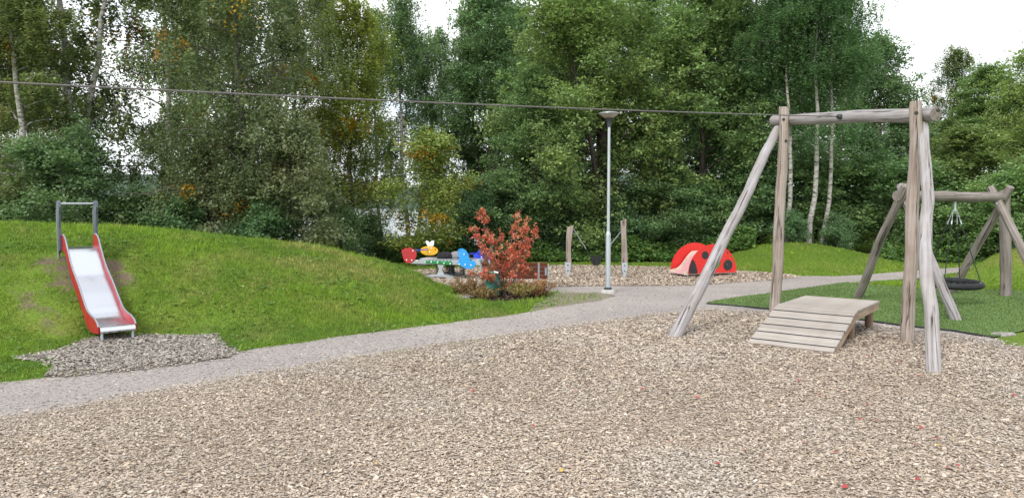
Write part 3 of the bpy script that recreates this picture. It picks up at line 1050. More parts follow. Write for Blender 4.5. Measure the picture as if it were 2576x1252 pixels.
KIND = {
    'birch_tall': make_tree(1, 17, .20, [(0, 1.7), (.25, 2.7), (.55, 2.6), (.85, 1.6), (1, .5)], 'weep', 68000, .108, G_BIR, .17, 62, 'bark_birch', yellow=.012, gap=.2, hollow=.42),
    'birch_twin': make_tree(2, 16, .30, [(0, 1.5), (.3, 2.5), (.6, 2.5), (.85, 1.6), (1, .5)], 'weep', 64000, .106, G_BIR, .17, 60, 'bark_birch', stems=2, yellow=.02, gap=.2, hollow=.5),
    'birch_slim': make_tree(3, 15, .18, [(0, 1.0), (.3, 1.8), (.6, 1.6), (.85, 1.0), (1, .3)], 'weep', 40000, .088, G_COOL, .12, 50, 'bark_birch', gap=.3, hollow=.45),
    'birch_olive': make_tree(4, 16, .06, [(0, 2.6), (.2, 3.5), (.5, 3.4), (.8, 2.4), (1, .8)], 'weep', 92000, .10, G_OLV, .15, 74, 'bark_grey', yellow=.02, gap=.12),
    'birch_gold': make_tree(5, 14.5, .16, [(0, 1.4), (.3, 2.4), (.6, 2.3), (.85, 1.6), (1, .5)], 'weep', 58000, .10, G_YEL, .13, 54, 'bark_grey', yellow=.03, gap=.18),
    'willow': make_tree(6, 14, .10, [(0, 3.8), (.25, 5.2), (.55, 5.0), (.8, 3.6), (1, 1.2)], 'broad', 105000, .145, G_WIL, .24, 84, 'bark', stems=3, gap=.15, spread=.34, elev=(.0, 1.0)),
    'broad': make_tree(7, 13, .10, [(0, 2.4), (.25, 3.4), (.55, 3.2), (.8, 2.4), (1, .8)], 'broad', 64000, .14, G_COOL, .18, 66, 'bark', gap=.18, spread=.32, elev=(.05, 1.0)),
    'dark_broad': make_tree(8, 12, .06, [(0, 2.5), (.25, 3.2), (.55, 2.9), (.8, 2.0), (1, .6)], 'broad', 50000, .15, G_DRK, .18, 60, 'bark_grey', gap=.18, spread=.34),
    'alder': make_tree(9, 5.2, .08, [(0, 1.9), (.3, 2.5), (.6, 2.3), (.85, 1.5), (1, .5)], 'broad', 32000, .115, G_DRK, .07, 46, 'bark_grey', stems=3, gap=.25, spread=.24),
    'alder_olive': make_tree(13, 5.2, .04, [(0, 1.7), (.3, 2.3), (.6, 2.0), (.85, 1.1), (1, .3)], 'broad', 26000, .115, G_OLV, .06, 42, 'bark_grey', stems=3, gap=.3, spread=.27, yellow=.05),
    'young_gold': make_tree(10, 4.9, .06, [(0, 1.2), (.3, 1.7), (.6, 1.35), (.85, .8), (1, .25)], 'broad', 17000, .10, G_YEL, .05, 38, 'bark_grey', gap=.34, spread=.22, yellow=.05),
    'birch_bare': make_tree(12, 15, .24, [(0, 1.1), (.5, 2.2), (.75, 2.2), (.9, 1.4), (1, .4)], 'weep', 50000, .088, G_COOL, .115, 56, 'bark_birch', gap=.3, hollow=.86),
    'shrub': make_tree(11, 2.8, .05, [(0, 1.3), (.3, 1.6), (.6, 1.3), (1, .5)], 'broad', 14000, .12, G_COOL, .035, 34, 'bark_grey', stems=4, gap=.1, spread=.2),
}
TREES = 0


def tree(kind, u, y, label, cat='tree', s=1.0, tint=(1, 1, 1), name='tree', group=None, rz=None, sz=None, v=None, x=None, tilt=0):
    """v: pixel row that the top should reach (sets the height)"""
    global TREES
    TREES += 1
    x = (u - 1288) / FPX * y if x is None else x
    z = hz(x, y)
    wm, lm = KIND[kind]
    if v is not None:
        top = CAMZ + (HOR - v) / FPX * y
        zmax = {'birch_tall': 17, 'birch_twin': 16, 'birch_slim': 15, 'birch_olive': 16, 'birch_gold': 14.5, 'birch_bare': 15, 'willow': 14, 'broad': 13, 'dark_broad': 12, 'alder': 5.2, 'alder_olive': 5.2, 'young_gold': 4.9, 'shrub': 2.8}[kind]
        sz = (top - z) / zmax
        if s is None: s = sz
    t = thing(name, (x, y, z - .08), label, cat, group, rz if rz is not None else (TREES * 1.7) % 6.28)
    t.rotation_euler[1] = tilt
    S = Matrix.Diagonal((s, s, sz if sz is not None else s, 1))
    for nm, me in (('trunk', wm), ('crown', lm)):
        o = link(nm, me, None, t, None, S)
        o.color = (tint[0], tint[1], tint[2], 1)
    return t


tree('birch_tall', 75, 23.6, 'birch with leaning white trunk at the far left edge behind the mound', name='birch_tree', tilt=-.06, rz=0, s=.9, v=-150)
tree('birch_twin', 190, 25, 'birch with two close white trunks rising behind the slide handrail', name='birch_tree', s=1.05, rz=0, tint=(.95, .95, .95))
tree('alder', 165, 23, 'dense dark green bushy alder behind the slide handrail, in front of the white birches', name='alder_tree', s=.86, v=345)
tree('birch_tall', 425, 27, 'tall birch with drooping twigs right of the sky gap on the left', name='birch_tree', s=.85, rz=.2, tint=(.95, 1.0, .95))
tree('birch_olive', 625, 25, 'big olive brown birch with orange leaf patches above the mound', name='birch_tree', s=.98, rz=.9, tint=(.9, 1.0, .95))
tree('birch_gold', 880, 28, 'yellowish birch with forked limbs standing right of the big olive birch', name='birch_tree', s=.98, rz=2.1, v=0)
tree('birch_slim', 1015, 34, 'slim dark green birch with white trunk against a sky gap', name='birch_tree', rz=.4, v=-15)
tree('birch_slim', 1185, 37, 'slim pale birch just left of the big green willow', name='birch_tree', rz=2.4, v=10, tint=(1.25, 1.15, .9))
tree('young_gold', 1085, 25.5, 'young yellow green tree behind the spring seesaw and red shrub', name='young_tree', s=1.0, v=345, tint=(.88, .95, 1.0))
tree('alder', 330, 24, 'low dark bushy tree filling the gap below the bright sky on the left', name='alder_tree', s=.75, v=485, tint=(1.05, 1.05, .9))
tree('alder_olive', 545, 24, 'olive bushy tree under the left side of the olive birch', name='alder_tree', s=.8, v=345)
tree('alder_olive', 745, 23.8, 'olive bushy tree with orange leaves under the right side of the olive birch', name='alder_tree', s=.85, v=300, rz=4)
tree('alder_olive', 455, 25, 'loose olive bush at the foot of the tall drooping birch', name='alder_tree', s=.6, v=450, rz=2)
tree('broad', 1235, 35, 'dark green leafy tree on the left flank of the willow', name='leafy_tree', v=-30, s=.82, tint=(.95, 1, .95))
tree('willow', 1520, 30.5, 'big spreading bright green willow behind the lamp post', name='willow_tree', v=-60, s=.84, rz=.7)
tree('broad', 1760, 31, 'leafy green tree on the right flank of the willow behind the ladybird slide', name='leafy_tree', v=-80, s=.9, tint=(1.15, 1.1, .9))
tree('broad', 1345, 28.5, 'dark green low branched tree behind the red shrub', name='leafy_tree', v=190, s=.6, tint=(1.05, 1.05, .9))
tree('broad', 1905, 32, 'tall green leafy tree left of the white birch trunks behind the left frame post', name='leafy_tree', v=-120, s=.8, tint=(.95, 1.0, .9))
tree('birch_bare', 1978, 29, 'birch whose lower white trunk shows just right of the left frame post', name='birch_tree', s=.9, v=-60, tint=(.85, .95, .9), rz=0.0)
tree('birch_bare', 2035, 28.5, 'birch with long white trunk crossing behind the middle of the top beam', name='birch_tree', s=1.0, v=-120, tint=(.8, .9, .85), rz=0.0, tilt=.03)
tree('birch_bare', 2072, 29, 'birch with thinner white trunk just right of the beam middle', name='birch_tree', s=.85, v=-90, tint=(.8, .9, .85), rz=0.0, tilt=.035)
tree('dark_broad', 2215, 36, 'dark green tree behind the right posts of the frame', name='leafy_tree', v=110, s=.72, tint=(1.1, 1.1, 1.1))
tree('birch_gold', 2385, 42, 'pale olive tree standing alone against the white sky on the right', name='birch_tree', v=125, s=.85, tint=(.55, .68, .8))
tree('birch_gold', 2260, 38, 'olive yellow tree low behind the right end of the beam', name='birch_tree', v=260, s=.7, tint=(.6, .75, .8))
tree('broad', 2490, 37, 'mid green tree behind the basket swing frame', name='leafy_tree', v=185, s=.85, tint=(1.2, 1.15, .9))
tree('willow', 2640, 31, 'bright green leafy tree at the right edge of the picture', name='willow_tree', v=45, s=.62, tint=(1.15, 1.1, 1.0), rz=3.3)
tree('dark_broad', 2420, 31, 'olive green bushy tree right behind the basket swing beam', name='leafy_tree', v=330, s=.8, tint=(1.5, 1.25, 1.0))
tree('alder', 2060, 31.5, 'dark leafy undergrowth tree below the white birch trunks', name='alder_tree', v=400, s=1.15, tint=(1.15, 1.15, 1))
tree('alder', 2230, 31, 'dark leafy undergrowth tree between the frame and the basket swing', name='alder_tree', v=400, s=1.1, rz=2, tint=(1.1, 1.15, 1))
tree('alder', 1880, 31, 'dark leafy undergrowth tree behind the left frame post and brace', name='alder_tree', v=420, s=1.0, rz=1, tint=(1, 1.05, 1))
tree('alder', 2560, 27, 'leafy green bush at the right edge behind the leaning swing legs', name='alder_tree', v=430, s=.9, rz=3, tint=(1.4, 1.4, 1.1))
tree('alder', 1660, 29.5, 'dark leafy undergrowth tree in the shade right of the lamp post', name='alder_tree', v=455, s=.9, rz=5)
tree('alder', 1270, 28.5, 'dark leafy undergrowth tree behind the red shrub', name='alder_tree', v=440, s=.9, rz=4.5)
BACK = 'trees of the dense back row'
BKL = ['left of the willow, behind the red shrub', 'behind the left half of the willow crown', 'behind the right half of the willow crown', 'behind the ladybird slide, highest of that stretch', 'behind the left frame post', 'behind the middle of the top beam', 'behind the right frame posts',
       'behind the basket swing beam', 'at the right edge of the picture', 'close behind the willow on its right', 'close behind the willow on its left']
for i, (u, y, k, v, s, tn) in enumerate([
        (1300, 42, 'dark_broad', 40, .9, (1, 1, 1)), (1440, 44, 'broad', -40, 1.0, (1, 1, 1)), (1620, 43, 'dark_broad', -60, 1.0, (1, 1, 1)), (1800, 42, 'dark_broad', -40, 1.0, (1, 1, 1)),
        (1930, 44, 'dark_broad', 60, 1.0, (1, 1, 1)), (2090, 42, 'dark_broad', 120, 1.0, (1, 1, 1)), (2300, 47, 'dark_broad', 290, .9, (1.2, 1.2, 1)), (2450, 48, 'broad', 260, .9, (1.1, 1.1, .9)), (2620, 44, 'broad', 190, .9, (1.2, 1.2, .9)),
        (1700, 37, 'dark_broad', 150, .9, (1, 1, 1)), (1400, 37, 'dark_broad', 150, .9, (1, 1, 1))]):
    tree(k, u, y, 'dark green back row tree ' + BKL[i], name='leafy_tree', v=v, s=s, tint=tn, group=BACK)
LBL = ['at the far left edge', 'between the leaning birch and the twin trunks', 'close behind the big olive birch', 'close behind the yellowish forked birch', 'left of the twin white trunks', 'left of the big olive birch', 'right of the big olive birch', 'left of the slim white trunked birch', 'right of the slim white trunked birch', 'directly beside the slim white trunked birch']
LB = 'thin birches of the back row over the lake'
for i, (u, y, k, v, s) in enumerate([(-20, 29, 'birch_tall', -80, .95), (95, 30, 'birch_tall', -90, .85), (590, 33, 'birch_tall', -90, .8), (815, 35, 'birch_tall', -30, .8), (110, 36, 'birch_olive', -20, .7), (500, 36, 'birch_tall', -60, .8), (720, 36, 'birch_tall', -30, .85), (950, 39, 'birch_slim', 20, 1.0), (1105, 41, 'birch_slim', 70, 1.0), (1062, 38, 'birch_slim', 85, 1.0)]):
    tree(k, u, y, 'thin back row birch over the lake ' + LBL[i], name='birch_tree', v=v, s=s, group=LB)
SH = 'leafy shrubs along the wood edge'
SHL = ['at the far left edge', 'right behind the slide handrail', 'under the left birches', 'under the orange leaf patches', 'where the mound slopes down', 'left of the young yellow green tree',
       'left of the red shrub', 'left of the toddler swing posts', 'right behind the lamp', 'right behind the ladybird slide', 'below the leftmost bare birch trunk', 'below the rightmost bare birch trunk', 'just left of the basket swing', 'right behind the basket swing', 'behind the dark log post']
for i, (u, y, s, tn) in enumerate([(20, 22.5, .8, (.8, .9, .9)), (230, 22.8, .7, (.9, .95, .9)), (440, 23.2, .75, (.9, 1, .95)), (660, 23, .75, (.8, .9, .85)), (850, 24.5, .7, (.9, .95, .9)), (930, 26.5, .55, (1, 1, 1)),
                                   (1200, 27.5, .8, (.9, 1, .95)), (1420, 29, .8, (.8, .9, .9)), (1560, 29, .75, (.8, .9, .9)), (1740, 29.5, .9, (.9, 1, .9)), (1990, 28.2, .42, (.9, 1, 1)), (2110, 28.2, .45, (.95, 1, 1)), (2330, 29, .8, (1.1, 1.15, 1)), (2450, 28, .8, (1.2, 1.2, 1)), (2640, 25, .8, (1.2, 1.2, 1))]):
    tree('shrub', u, y, 'leafy green shrub at the foot of the wood ' + SHL[i], 'shrub', s=s, tint=tn, name='leafy_shrub', group=SH)

# nettles and raspberry canes: one continuous mass of low leaves
def undergrowth():
    n = 48000
    u = rng.uniform(820, 1900, n); y = rng.uniform(26.9, 29.6, n)
    u2 = rng.uniform(2200, 2620, n // 5); y2 = rng.uniform(26.5, 28.5, n // 5)
    u = np.concatenate([u, u2]); y = np.concatenate([y, y2])
    X = (u - 1288) / FPX * y
    Z0 = hgt(X, y)
    top = np.array([.62 + .55 * mnoise.noise(Vector((x * .55, yy * .7, 1))) + .35 * mnoise.noise(Vector((x * 1.7, yy * 1.7, 6))) for x, yy in zip(X, y)])
    top = np.clip(top, .1, 1.25) * np.clip((y - 26.7) / .8, .25, 1)
    Z = Z0 + top * rng.uniform(.15, 1, len(X)) ** .6
    c = pick([(.10, .19, .05), (.08, .16, .05), (.145, .24, .055), (.18, .25, .065)], [4, 3, 2, .8], len(X), .2)
    me = leaf_mesh('undergrowth', np.stack([X, y, Z], 1), .155, c, up=.9)
    tag(link('undergrowth', me), 'mass of low leafy nettles and canes along the wood edge', 'undergrowth', kind='stuff')


undergrowth()
o = link('weeds', leaf_mesh('weeds', WEED[0], .06, WEED[1], up=2.2, mat='grass'))
tag(o, 'low broad leaved weeds scattered in the grass of the slide mound', 'weeds', kind='stuff')

# ------------------------------------------------------------------ round timber
def frame_z(p0, p1):
    z = (Vector(p1) - Vector(p0)).normalized()
    q = z.to_track_quat('Z', 'Y').to_matrix().to_4x4()
    q.translation = Vector(p0)
    return q


def log(name, p0, p1, r0, r1, parent, mat, seed, n=14, bend=.02, lump=.07):
    p0, p1 = Vector(p0), Vector(p1)
    L = (p1 - p0).length
    m = max(6, int(L / .11))
    vs, fs = [], []
    for i in range(m + 1):
        t = i / m
        cx = bend * (mnoise.noise(Vector((t * L * .8, seed, 0))) + .35 * mnoise.noise(Vector((t * L * 2.3, seed, 3))))
        cy = bend * (mnoise.noise(Vector((t * L * .8, seed, 9))) + .35 * mnoise.noise(Vector((t * L * 2.3, seed, 13))))
        rr = r0 + (r1 - r0) * t
        if i in (0, m): rr *= .94
        for k in range(n):
            th = 2 * math.pi * k / n
            f = 1 + lump * mnoise.noise(Vector((math.cos(th) * .9, math.sin(th) * .9, t * L * 1.6 + seed))) + .5 * lump * mnoise.noise(Vector((math.cos(th) * 2, math.sin(th) * 2, t * L * 5 + seed)))
            vs.append((cx + rr * f * math.cos(th), cy + rr * f * math.sin(th), t * L))
    for i in range(m):
        for k in range(n):
            fs.append((i * n + k, i * n + (k + 1) % n, (i + 1) * n + (k + 1) % n, (i + 1) * n + k))
    fs.append(tuple(range(n))[::-1]); fs.append(tuple(m * n + k for k in range(n)))
    mb = MB(); mb.add(vs, fs)
    o = mb.build(name, mat, parent, True, frame_z(p0, p1))
    o.data.materials.append(M['end_grain'])
    for p in o.data.polygons:
        if len(p.vertices) > 4: p.material_index = 1; p.use_smooth = False
    return o


def bolt(p, d, parent, r=.028, mat='black', name='bolt', h=.02):
    mb = MB(); mb.lathe([(r, 0), (r, h * .6), (r * .7, h)], 10)
    return mb.build(name, M[mat], parent, True, frame_z(p, Vector(p) + Vector(d)))


# zip line frame
PL0, PR0 = gp(1950, 782), gp(2283, 860)
PL1, PR1 = pt(1972, 270, PL0.y + .02), pt(2306, 255, PR0.y + .02)
fr = thing('zip_line_gantry', (PL0 + PR0) / 2, 'tall weathered log frame that holds the cable, ramp platform under it', 'frame')
log('post', PL0 - Vector((0, 0, .15)), PL1, .104, .098, fr, M['log'], 1.3, bend=.04)
log('post', PR0 - Vector((0, 0, .15)), PR1, .100, .088, fr, M['log'], 5.1, bend=.05, lump=.09)
dirb = Vector((PR1.x - PL1.x, PR1.y - PL1.y, 0)).normalized()
away = Vector((-dirb.y, dirb.x, 0))
if away.y < 0: away = -away
back = away * .185
zl, zr = pt(1972, 302, PL1.y).z, pt(2306, 286, PR1.y).z
bL = Vector((PL1.x, PL1.y, zl)) + back
bR = Vector((PR1.x, PR1.y, zr)) + back
sl = (bR - bL).normalized()
log('beam', bL - sl * .62, bR + sl * .19, .105, .112, fr, M['log_grey'], 8.4, bend=.025)
BL0, BR0 = gp(1692, 850), gp(2343, 938)
log('brace', BL0 - Vector((0.05, 0.05, .15)), pt(1962, 325, PL1.y + .10) + Vector((-.01, .1, .0)), .103, .09, fr, M['log_grey'], 12.2, bend=.035)
log('brace', BR0 - Vector((0, .05, .15)), pt(2326, 312, PR1.y + .02) + Vector((.0, .05, .0)), .088, .078, fr, M['log_grey'], 16.9, bend=.05)
for (P, zz, rr) in ((PL1, zl, .102), (PR1, zr, .092)):
    q = Vector((P.x, P.y, zz))
    dcam = (Vector((0, 0, zz)) - q).normalized()
    bolt(q + dcam * rr * .93, dcam, fr)
for q, zz in ((bL - sl * .2, 0), (bR + sl * .22, 0)):
    dcam = Vector((-q.x, -q.y, 0)).normalized()
    bolt(q + dcam * .098 + Vector((0, 0, .035)), dcam, fr)
q = PL1 - Vector((0, 0, .66)); dcam = Vector((-q.x, -q.y, 0)).normalized(); bolt(q + dcam.lerp(Vector((1, 0, 0)), .35).normalized() * .098, dcam, fr)
# cable with its eye bolt
att = bL.lerp(bR, .46)
dcam = -away
att = Vector((att.x, att.y, pt(2120, 294, att.y).z)) + dcam * .125
bolt(att - dcam * .03, dcam, fr, .05, 'lamp_dark', 'cable_anchor', .07)
mb = MB()
far_end = pt(0, 210, 7.0)
dv = (far_end - (att + dcam * .03))
pts = []
for i in range(41):
    t = i / 40 * 1.55
    s_ = -.34 * (t / 1.55) * (1 - t / 1.55)
    pts.append(att + dcam * .03 + dv * t + Vector((0, 0, s_ + .09 * min(t, 1))))
mb.tube(pts, .0105, 6)
cab = mb.build('zip_line_cable', M['cable'], None, True)
tag(cab, 'thin steel cable running from the log frame across to the upper left', 'cable')

# ramp platform
O = gp(1881, 867)
wv_, lv_ = Vector((.79, -.613, 0)).normalized(), Vector((.613, .79, 0)).normalized()
RT = Matrix.Identity(4)
RT.col[0][:3] = wv_; RT.col[1][:3] = lv_; RT.col[2][:3] = (0, 0, 1)
RT.translation = Vector((O.x, O.y, 0))
ang = math.atan2(wv_.y, wv_.x)
ramp_t = thing('ramp_platform', (O.x, O.y, 0), 'low grey plank platform with a sloping ramp under the log frame', 'platform', rz=ang)
WID, RL, DL, DZ = 1.22, 1.34, 1.52, .47
sa = math.atan2(DZ - .02, RL)
# a grooved plank, shared by all
def plank_mesh(w, d):
    mb = MB()
    prof = []
    g = 5
    for i in range(g):
        a = -d / 2 + d * i / g
        prof += [(a + .004, 0.0), (a + d / g - .004, 0.0)] if i in (0, g - 1) else [(a + .003, 0.0), (a + d / g - .003, 0.0)]
        if i < g - 1: prof += [(a + d / g, -.005)]
    prof = [(-d / 2, -.004)] + prof + [(d / 2, -.004), (d / 2, -.028), (-d / 2, -.028)]
    n = len(prof)
    vs = [(-w / 2, p[0], p[1]) for p in prof] + [(w / 2, p[0], p[1]) for p in prof]
    fs = [(i, (i + 1) % n, (i + 1) % n + n, i + n) for i in range(n)] + [tuple(range(n))[::-1], tuple(range(n, 2 * n))]
    mb.add(vs, fs)
    o = mb.build('plank', M['plank'])
    me = o.data; bpy.data.objects.remove(o)
    return me


pm = plank_mesh(WID, .108); pm_r = plank_mesh(WID, .114)
npk = 11
slope = Vector((0, math.cos(sa), math.sin(sa)))
for i in range(npk):
    g_ = (i + 1) // 2                                   # board 0 alone, then pairs
    s_ = (.058 + i * .1165 + g_ * .024) / (.058 * 2 + 10 * .1165 + 5 * .024)
    lift = .0
    L = Matrix.Translation(Vector((WID / 2 + rng.normal(0, .004), RL * s_, .045 + (DZ - .03) * s_ + lift))) @ Matrix.Rotation(sa, 4, 'X')
    link('plank', pm_r, None, ramp_t, None, L)
for g_ in range(1, 6):  # dark strips added in the wide plank gaps, standing in for their shade
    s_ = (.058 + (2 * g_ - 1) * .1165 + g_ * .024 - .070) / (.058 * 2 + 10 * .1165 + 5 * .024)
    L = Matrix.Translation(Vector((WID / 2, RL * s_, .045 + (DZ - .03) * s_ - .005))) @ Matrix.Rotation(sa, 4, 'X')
    MB().box((0, 0, 0), (WID - .01, .0245, .014)).build('gap_shade_strip', M['rubber'], ramp_t, L=L)
ndk = 13
for i in range(ndk):
    L = Matrix.Translation(Vector((WID / 2 + rng.normal(0, .003), RL + DL * (i + .55) / ndk, DZ + rng.normal(0, .0015))))
    link('plank', pm, None, ramp_t, None, L)
for sx in (.035, WID - .035):
    MB().box((0, 0, 0), (.05, DL, .12)).build('side_beam', M['timber'], ramp_t, L=Matrix.Translation(Vector((sx, RL + DL / 2 + .01, DZ - .092))), bevel=.006)
    MB().box((0, 0, 0), (.05, RL / math.cos(sa) + .02, .11)).build('ramp_stringer', M['timber'], ramp_t, L=Matrix.Translation(Vector((sx, RL / 2 + .02, DZ / 2 - .065))) @ Matrix.Rotation(sa, 4, 'X'), bevel=.006)
MB().box((0, 0, 0), (WID - .13, .05, .12)).build('cross_beam', M['timber'], ramp_t, L=Matrix.Translation(Vector((WID / 2, RL + DL - .03, DZ - .092))), bevel=.006)
for sx in (.12, WID - .12):
    for ly in (RL + .08, RL + DL - .18):
        b = world_of(ramp_t) @ Vector((sx, ly, -.1)); t_ = world_of(ramp_t) @ Vector((sx, ly, DZ - .09))
        log('leg', b, t_, .066, .064, ramp_t, M['leg_wood'], sx + ly, 12, bend=.0, lump=.02)

# ------------------------------------------------------------------ basket swing
A0, B0, C0 = gp(2155, 750), gp(2405, 806), gp(2390, 738)
topL = Vector(((A0.x + B0.x) / 2, (A0.y + B0.y) / 2, 2.28))
topR = Vector((10.6, 16.1, 2.26))
D0 = Vector((2 * topR.x - C0.x + .05, 2 * topR.y - C0.y, 0))
sw = thing('log_swing_stand', (topL + topR) / 2 * Vector((1, 1, 0)).x if False else Vector(((topL.x + topR.x) / 2, (topL.y + topR.y) / 2, 0)), 'dark weathered log swing frame with crossed legs on the green turf', 'swing frame')
bd = (topR - topL).normalized()
log('beam', topL - bd * .22, topR + bd * .05, .118, .105, sw, M['log_dark'], 21.0, bend=.05)
def ext_top(base, top, e):
    d = (top - base).normalized()
    return top + d * e
for k, (b0, tp, off) in enumerate(((A0, topL, -.14), (B0, topL, .02), (C0, topR, .11), (D0, topR, -.10))):
    b0 = Vector(b0); tt = tp + bd * off - Vector((0, 0, .05))
    d = (tt - b0).normalized()
    log('leg', b0 - d * .2, ext_top(b0, tt, .32), .092, .082, sw, M['log_dark'] if k != 1 else M['log_grey'], 25 + k * 3.3, bend=.03)
E0 = gp(2533, 746)
po = thing('log_post', E0, 'upright dark log post beside the right end of the swing beam', 'post')
log('post', E0 - Vector((0, 0, .2)), pt(2527, 478, E0.y), .118, .112, po, M['log_dark'], 41.0, bend=.04)
q = pt(2518, 516, 16.0)
bolt(topR + Vector((-.15, -.12, -.13)), (-.3, -1, -.1), sw, .022, 'galv')

hang = topL.lerp(topR, .515) - Vector((0, 0, .11))
seatc = Vector((hang.x + .02, hang.y + .05, .44))
bs = thing('basket_swing', seatc - Vector((0, 0, .06)), 'round black basket swing hanging from the dark log beam', 'swing')
W0 = world_of(bs)
mb = MB()
ring = [seatc + Vector((.53 * math.cos(a), .53 * math.sin(a), .02 * math.sin(a))) for a in np.linspace(0, 2 * math.pi, 41)]
mb.tube(ring, .068, 10, caps=False)
mb.build('ring', M['rubber'], bs, True, Matrix.Identity(4))
mb = MB()
for k in range(-5, 6):
    x = k * .085
    hh = math.sqrt(max(.5 ** 2 - x * x, 0))
    for sgn in (0, 1):
        pts = []
        for q in np.linspace(-hh, hh, 9):
            a, b = (x, q) if sgn == 0 else (q, x)
            pts.append(seatc + Vector((a, b, .0 - .10 * (1 - (a * a + b * b) / .25))))
        mb.tube(pts, .009, 4)
mb.build('net', M['rope'], bs, True, Matrix.Identity(4))
MB().tube([hang + Vector((0, 0, .02)), hang - Vector((0, 0, .18))], [.022, .022], 8).build('swivel', M['galv'], bs, True, Matrix.Identity(4))
MB().tube([hang + Vector((-.05, 0, -.19)), hang + Vector((.05, 0, -.19))], .014, 8).build('spreader', M['galv'], bs, True, Matrix.Identity(4))
for sx, sy in ((-1, -1), (1, -1), (1, 1), (-1, 1)):
    tpp = hang + Vector((.045 * sx, .01 * sy, -.20))
    at = seatc + Vector((.38 * sx, .36 * sy, .06))
    c1 = tpp.lerp(at, .13)
    mb = MB()
    for i in range(7):
        p = tpp.lerp(c1, i / 6)
        mb.box(p, (.016, .007, .028) if i % 2 else (.007, .016, .028))
    mb.build('chain', M['galv'], bs, False, Matrix.Identity(4))
    MB().tube([c1, c1.lerp(at, .06)], .014, 8).build('ferrule', M['galv'], bs, True, Matrix.Identity(4))
    MB().tube([c1.lerp(at, .06), at], .0095, 6).build('rope', M['rope'], bs, True, Matrix.Identity(4))
    MB().tube([at, at - Vector((0, 0, .07))], .016, 8).build('rope_clamp', M['galv'], bs, True, Matrix.Identity(4))

# ------------------------------------------------------------------ lamp post
L0 = gp(1529, 737)
lp = thing('lamp_post', L0, 'slim galvanised park lamp post with saucer head in front of the willow', 'lamp')
I4 = Matrix.Identity(4)
MB().lathe([(.17, -.1), (.17, .05), (.15, .08), (.10, .09)], 14).build('concrete_base', M['concrete'], lp, True, L=I4)
MB().lathe([(.095, .085), (.095, .125), (.065, .145)], 14).build('base_collar', M['lamp_dark'], lp, True, L=I4)
MB().lathe([(.062, .12), (.060, 1.38), (.056, 1.42), (.040, 1.47)], 16).build('lower_pole', M['galv'], lp, True, L=I4)
MB().lathe([(.038, 1.45), (.032, 3.94)], 14).build('upper_pole', M['galv'], lp, True, L=I4)
MB().lathe([(.048, 3.92), (.05, 4.0), (.062, 4.06), (.085, 4.11), (.105, 4.13)], 18).build('funnel', M['lamp_dark'], lp, True, L=I4)
MB().lathe([(.10, 4.13), (.165, 4.175), (.232, 4.225)], 22).build('lamp_bowl', M['lamp_glass'], lp, True, L=I4)
MB().lathe([(.232, 4.225), (.252, 4.232), (.248, 4.245), (.17, 4.268), (.05, 4.28)], 22).build('lamp_hat', M['steel_dull'], lp, True, L=I4)

# ------------------------------------------------------------------ slide
bl = gp(296, 856)
sd_top = Vector((-7.78, 13.35, 0))
ax = Vector((bl.x - sd_top.x, bl.y - sd_top.y, 0)); RUN = ax.length; ax.normalize()
sang = math.atan2(ax.y, ax.x)
sl_t = thing('slide', (sd_top.x, sd_top.y, hz(sd_top.x, sd_top.y)), 'red sided steel slide set into the grass mound at left', 'slide', rz=sang)
SZ = sl_t.location.z
# local: +x runs downhill, z=0 world handled with dz
prof_w = [(-.30, 1.335), (-.10, 1.335), (.06, 1.30), (.22, 1.165), (.38, 1.01), (.55, .87), (.75, .755), (.92, .65), (1.10, .525), (1.28, .40), (1.44, .29), (1.60, .235), (1.78, .22), (1.95, .225), (2.12, .235)]
kx = (RUN + .02) / 2.12
prof = []
for i in range(len(prof_w) - 1):
    (x0, z0), (x1, z1) = prof_w[i], prof_w[i + 1]
    for k in range(4):
        t = k / 4
        # catmull-rom on z
        zm = prof_w[max(i - 1, 0)][1]; zp = prof_w[min(i + 2, len(prof_w) - 1)][1]
        z = .5 * ((2 * z0) + (-zm + z1) * t + (2 * zm - 5 * z0 + 4 * z1 - zp) * t * t + (-zm + 3 * z0 - 3 * z1 + zp) * t ** 3)
        prof.append(((x0 + (x1 - x0) * t) * kx, z - SZ))
prof.append((prof_w[-1][0] * kx, prof_w[-1][1] - SZ))
HW = .245
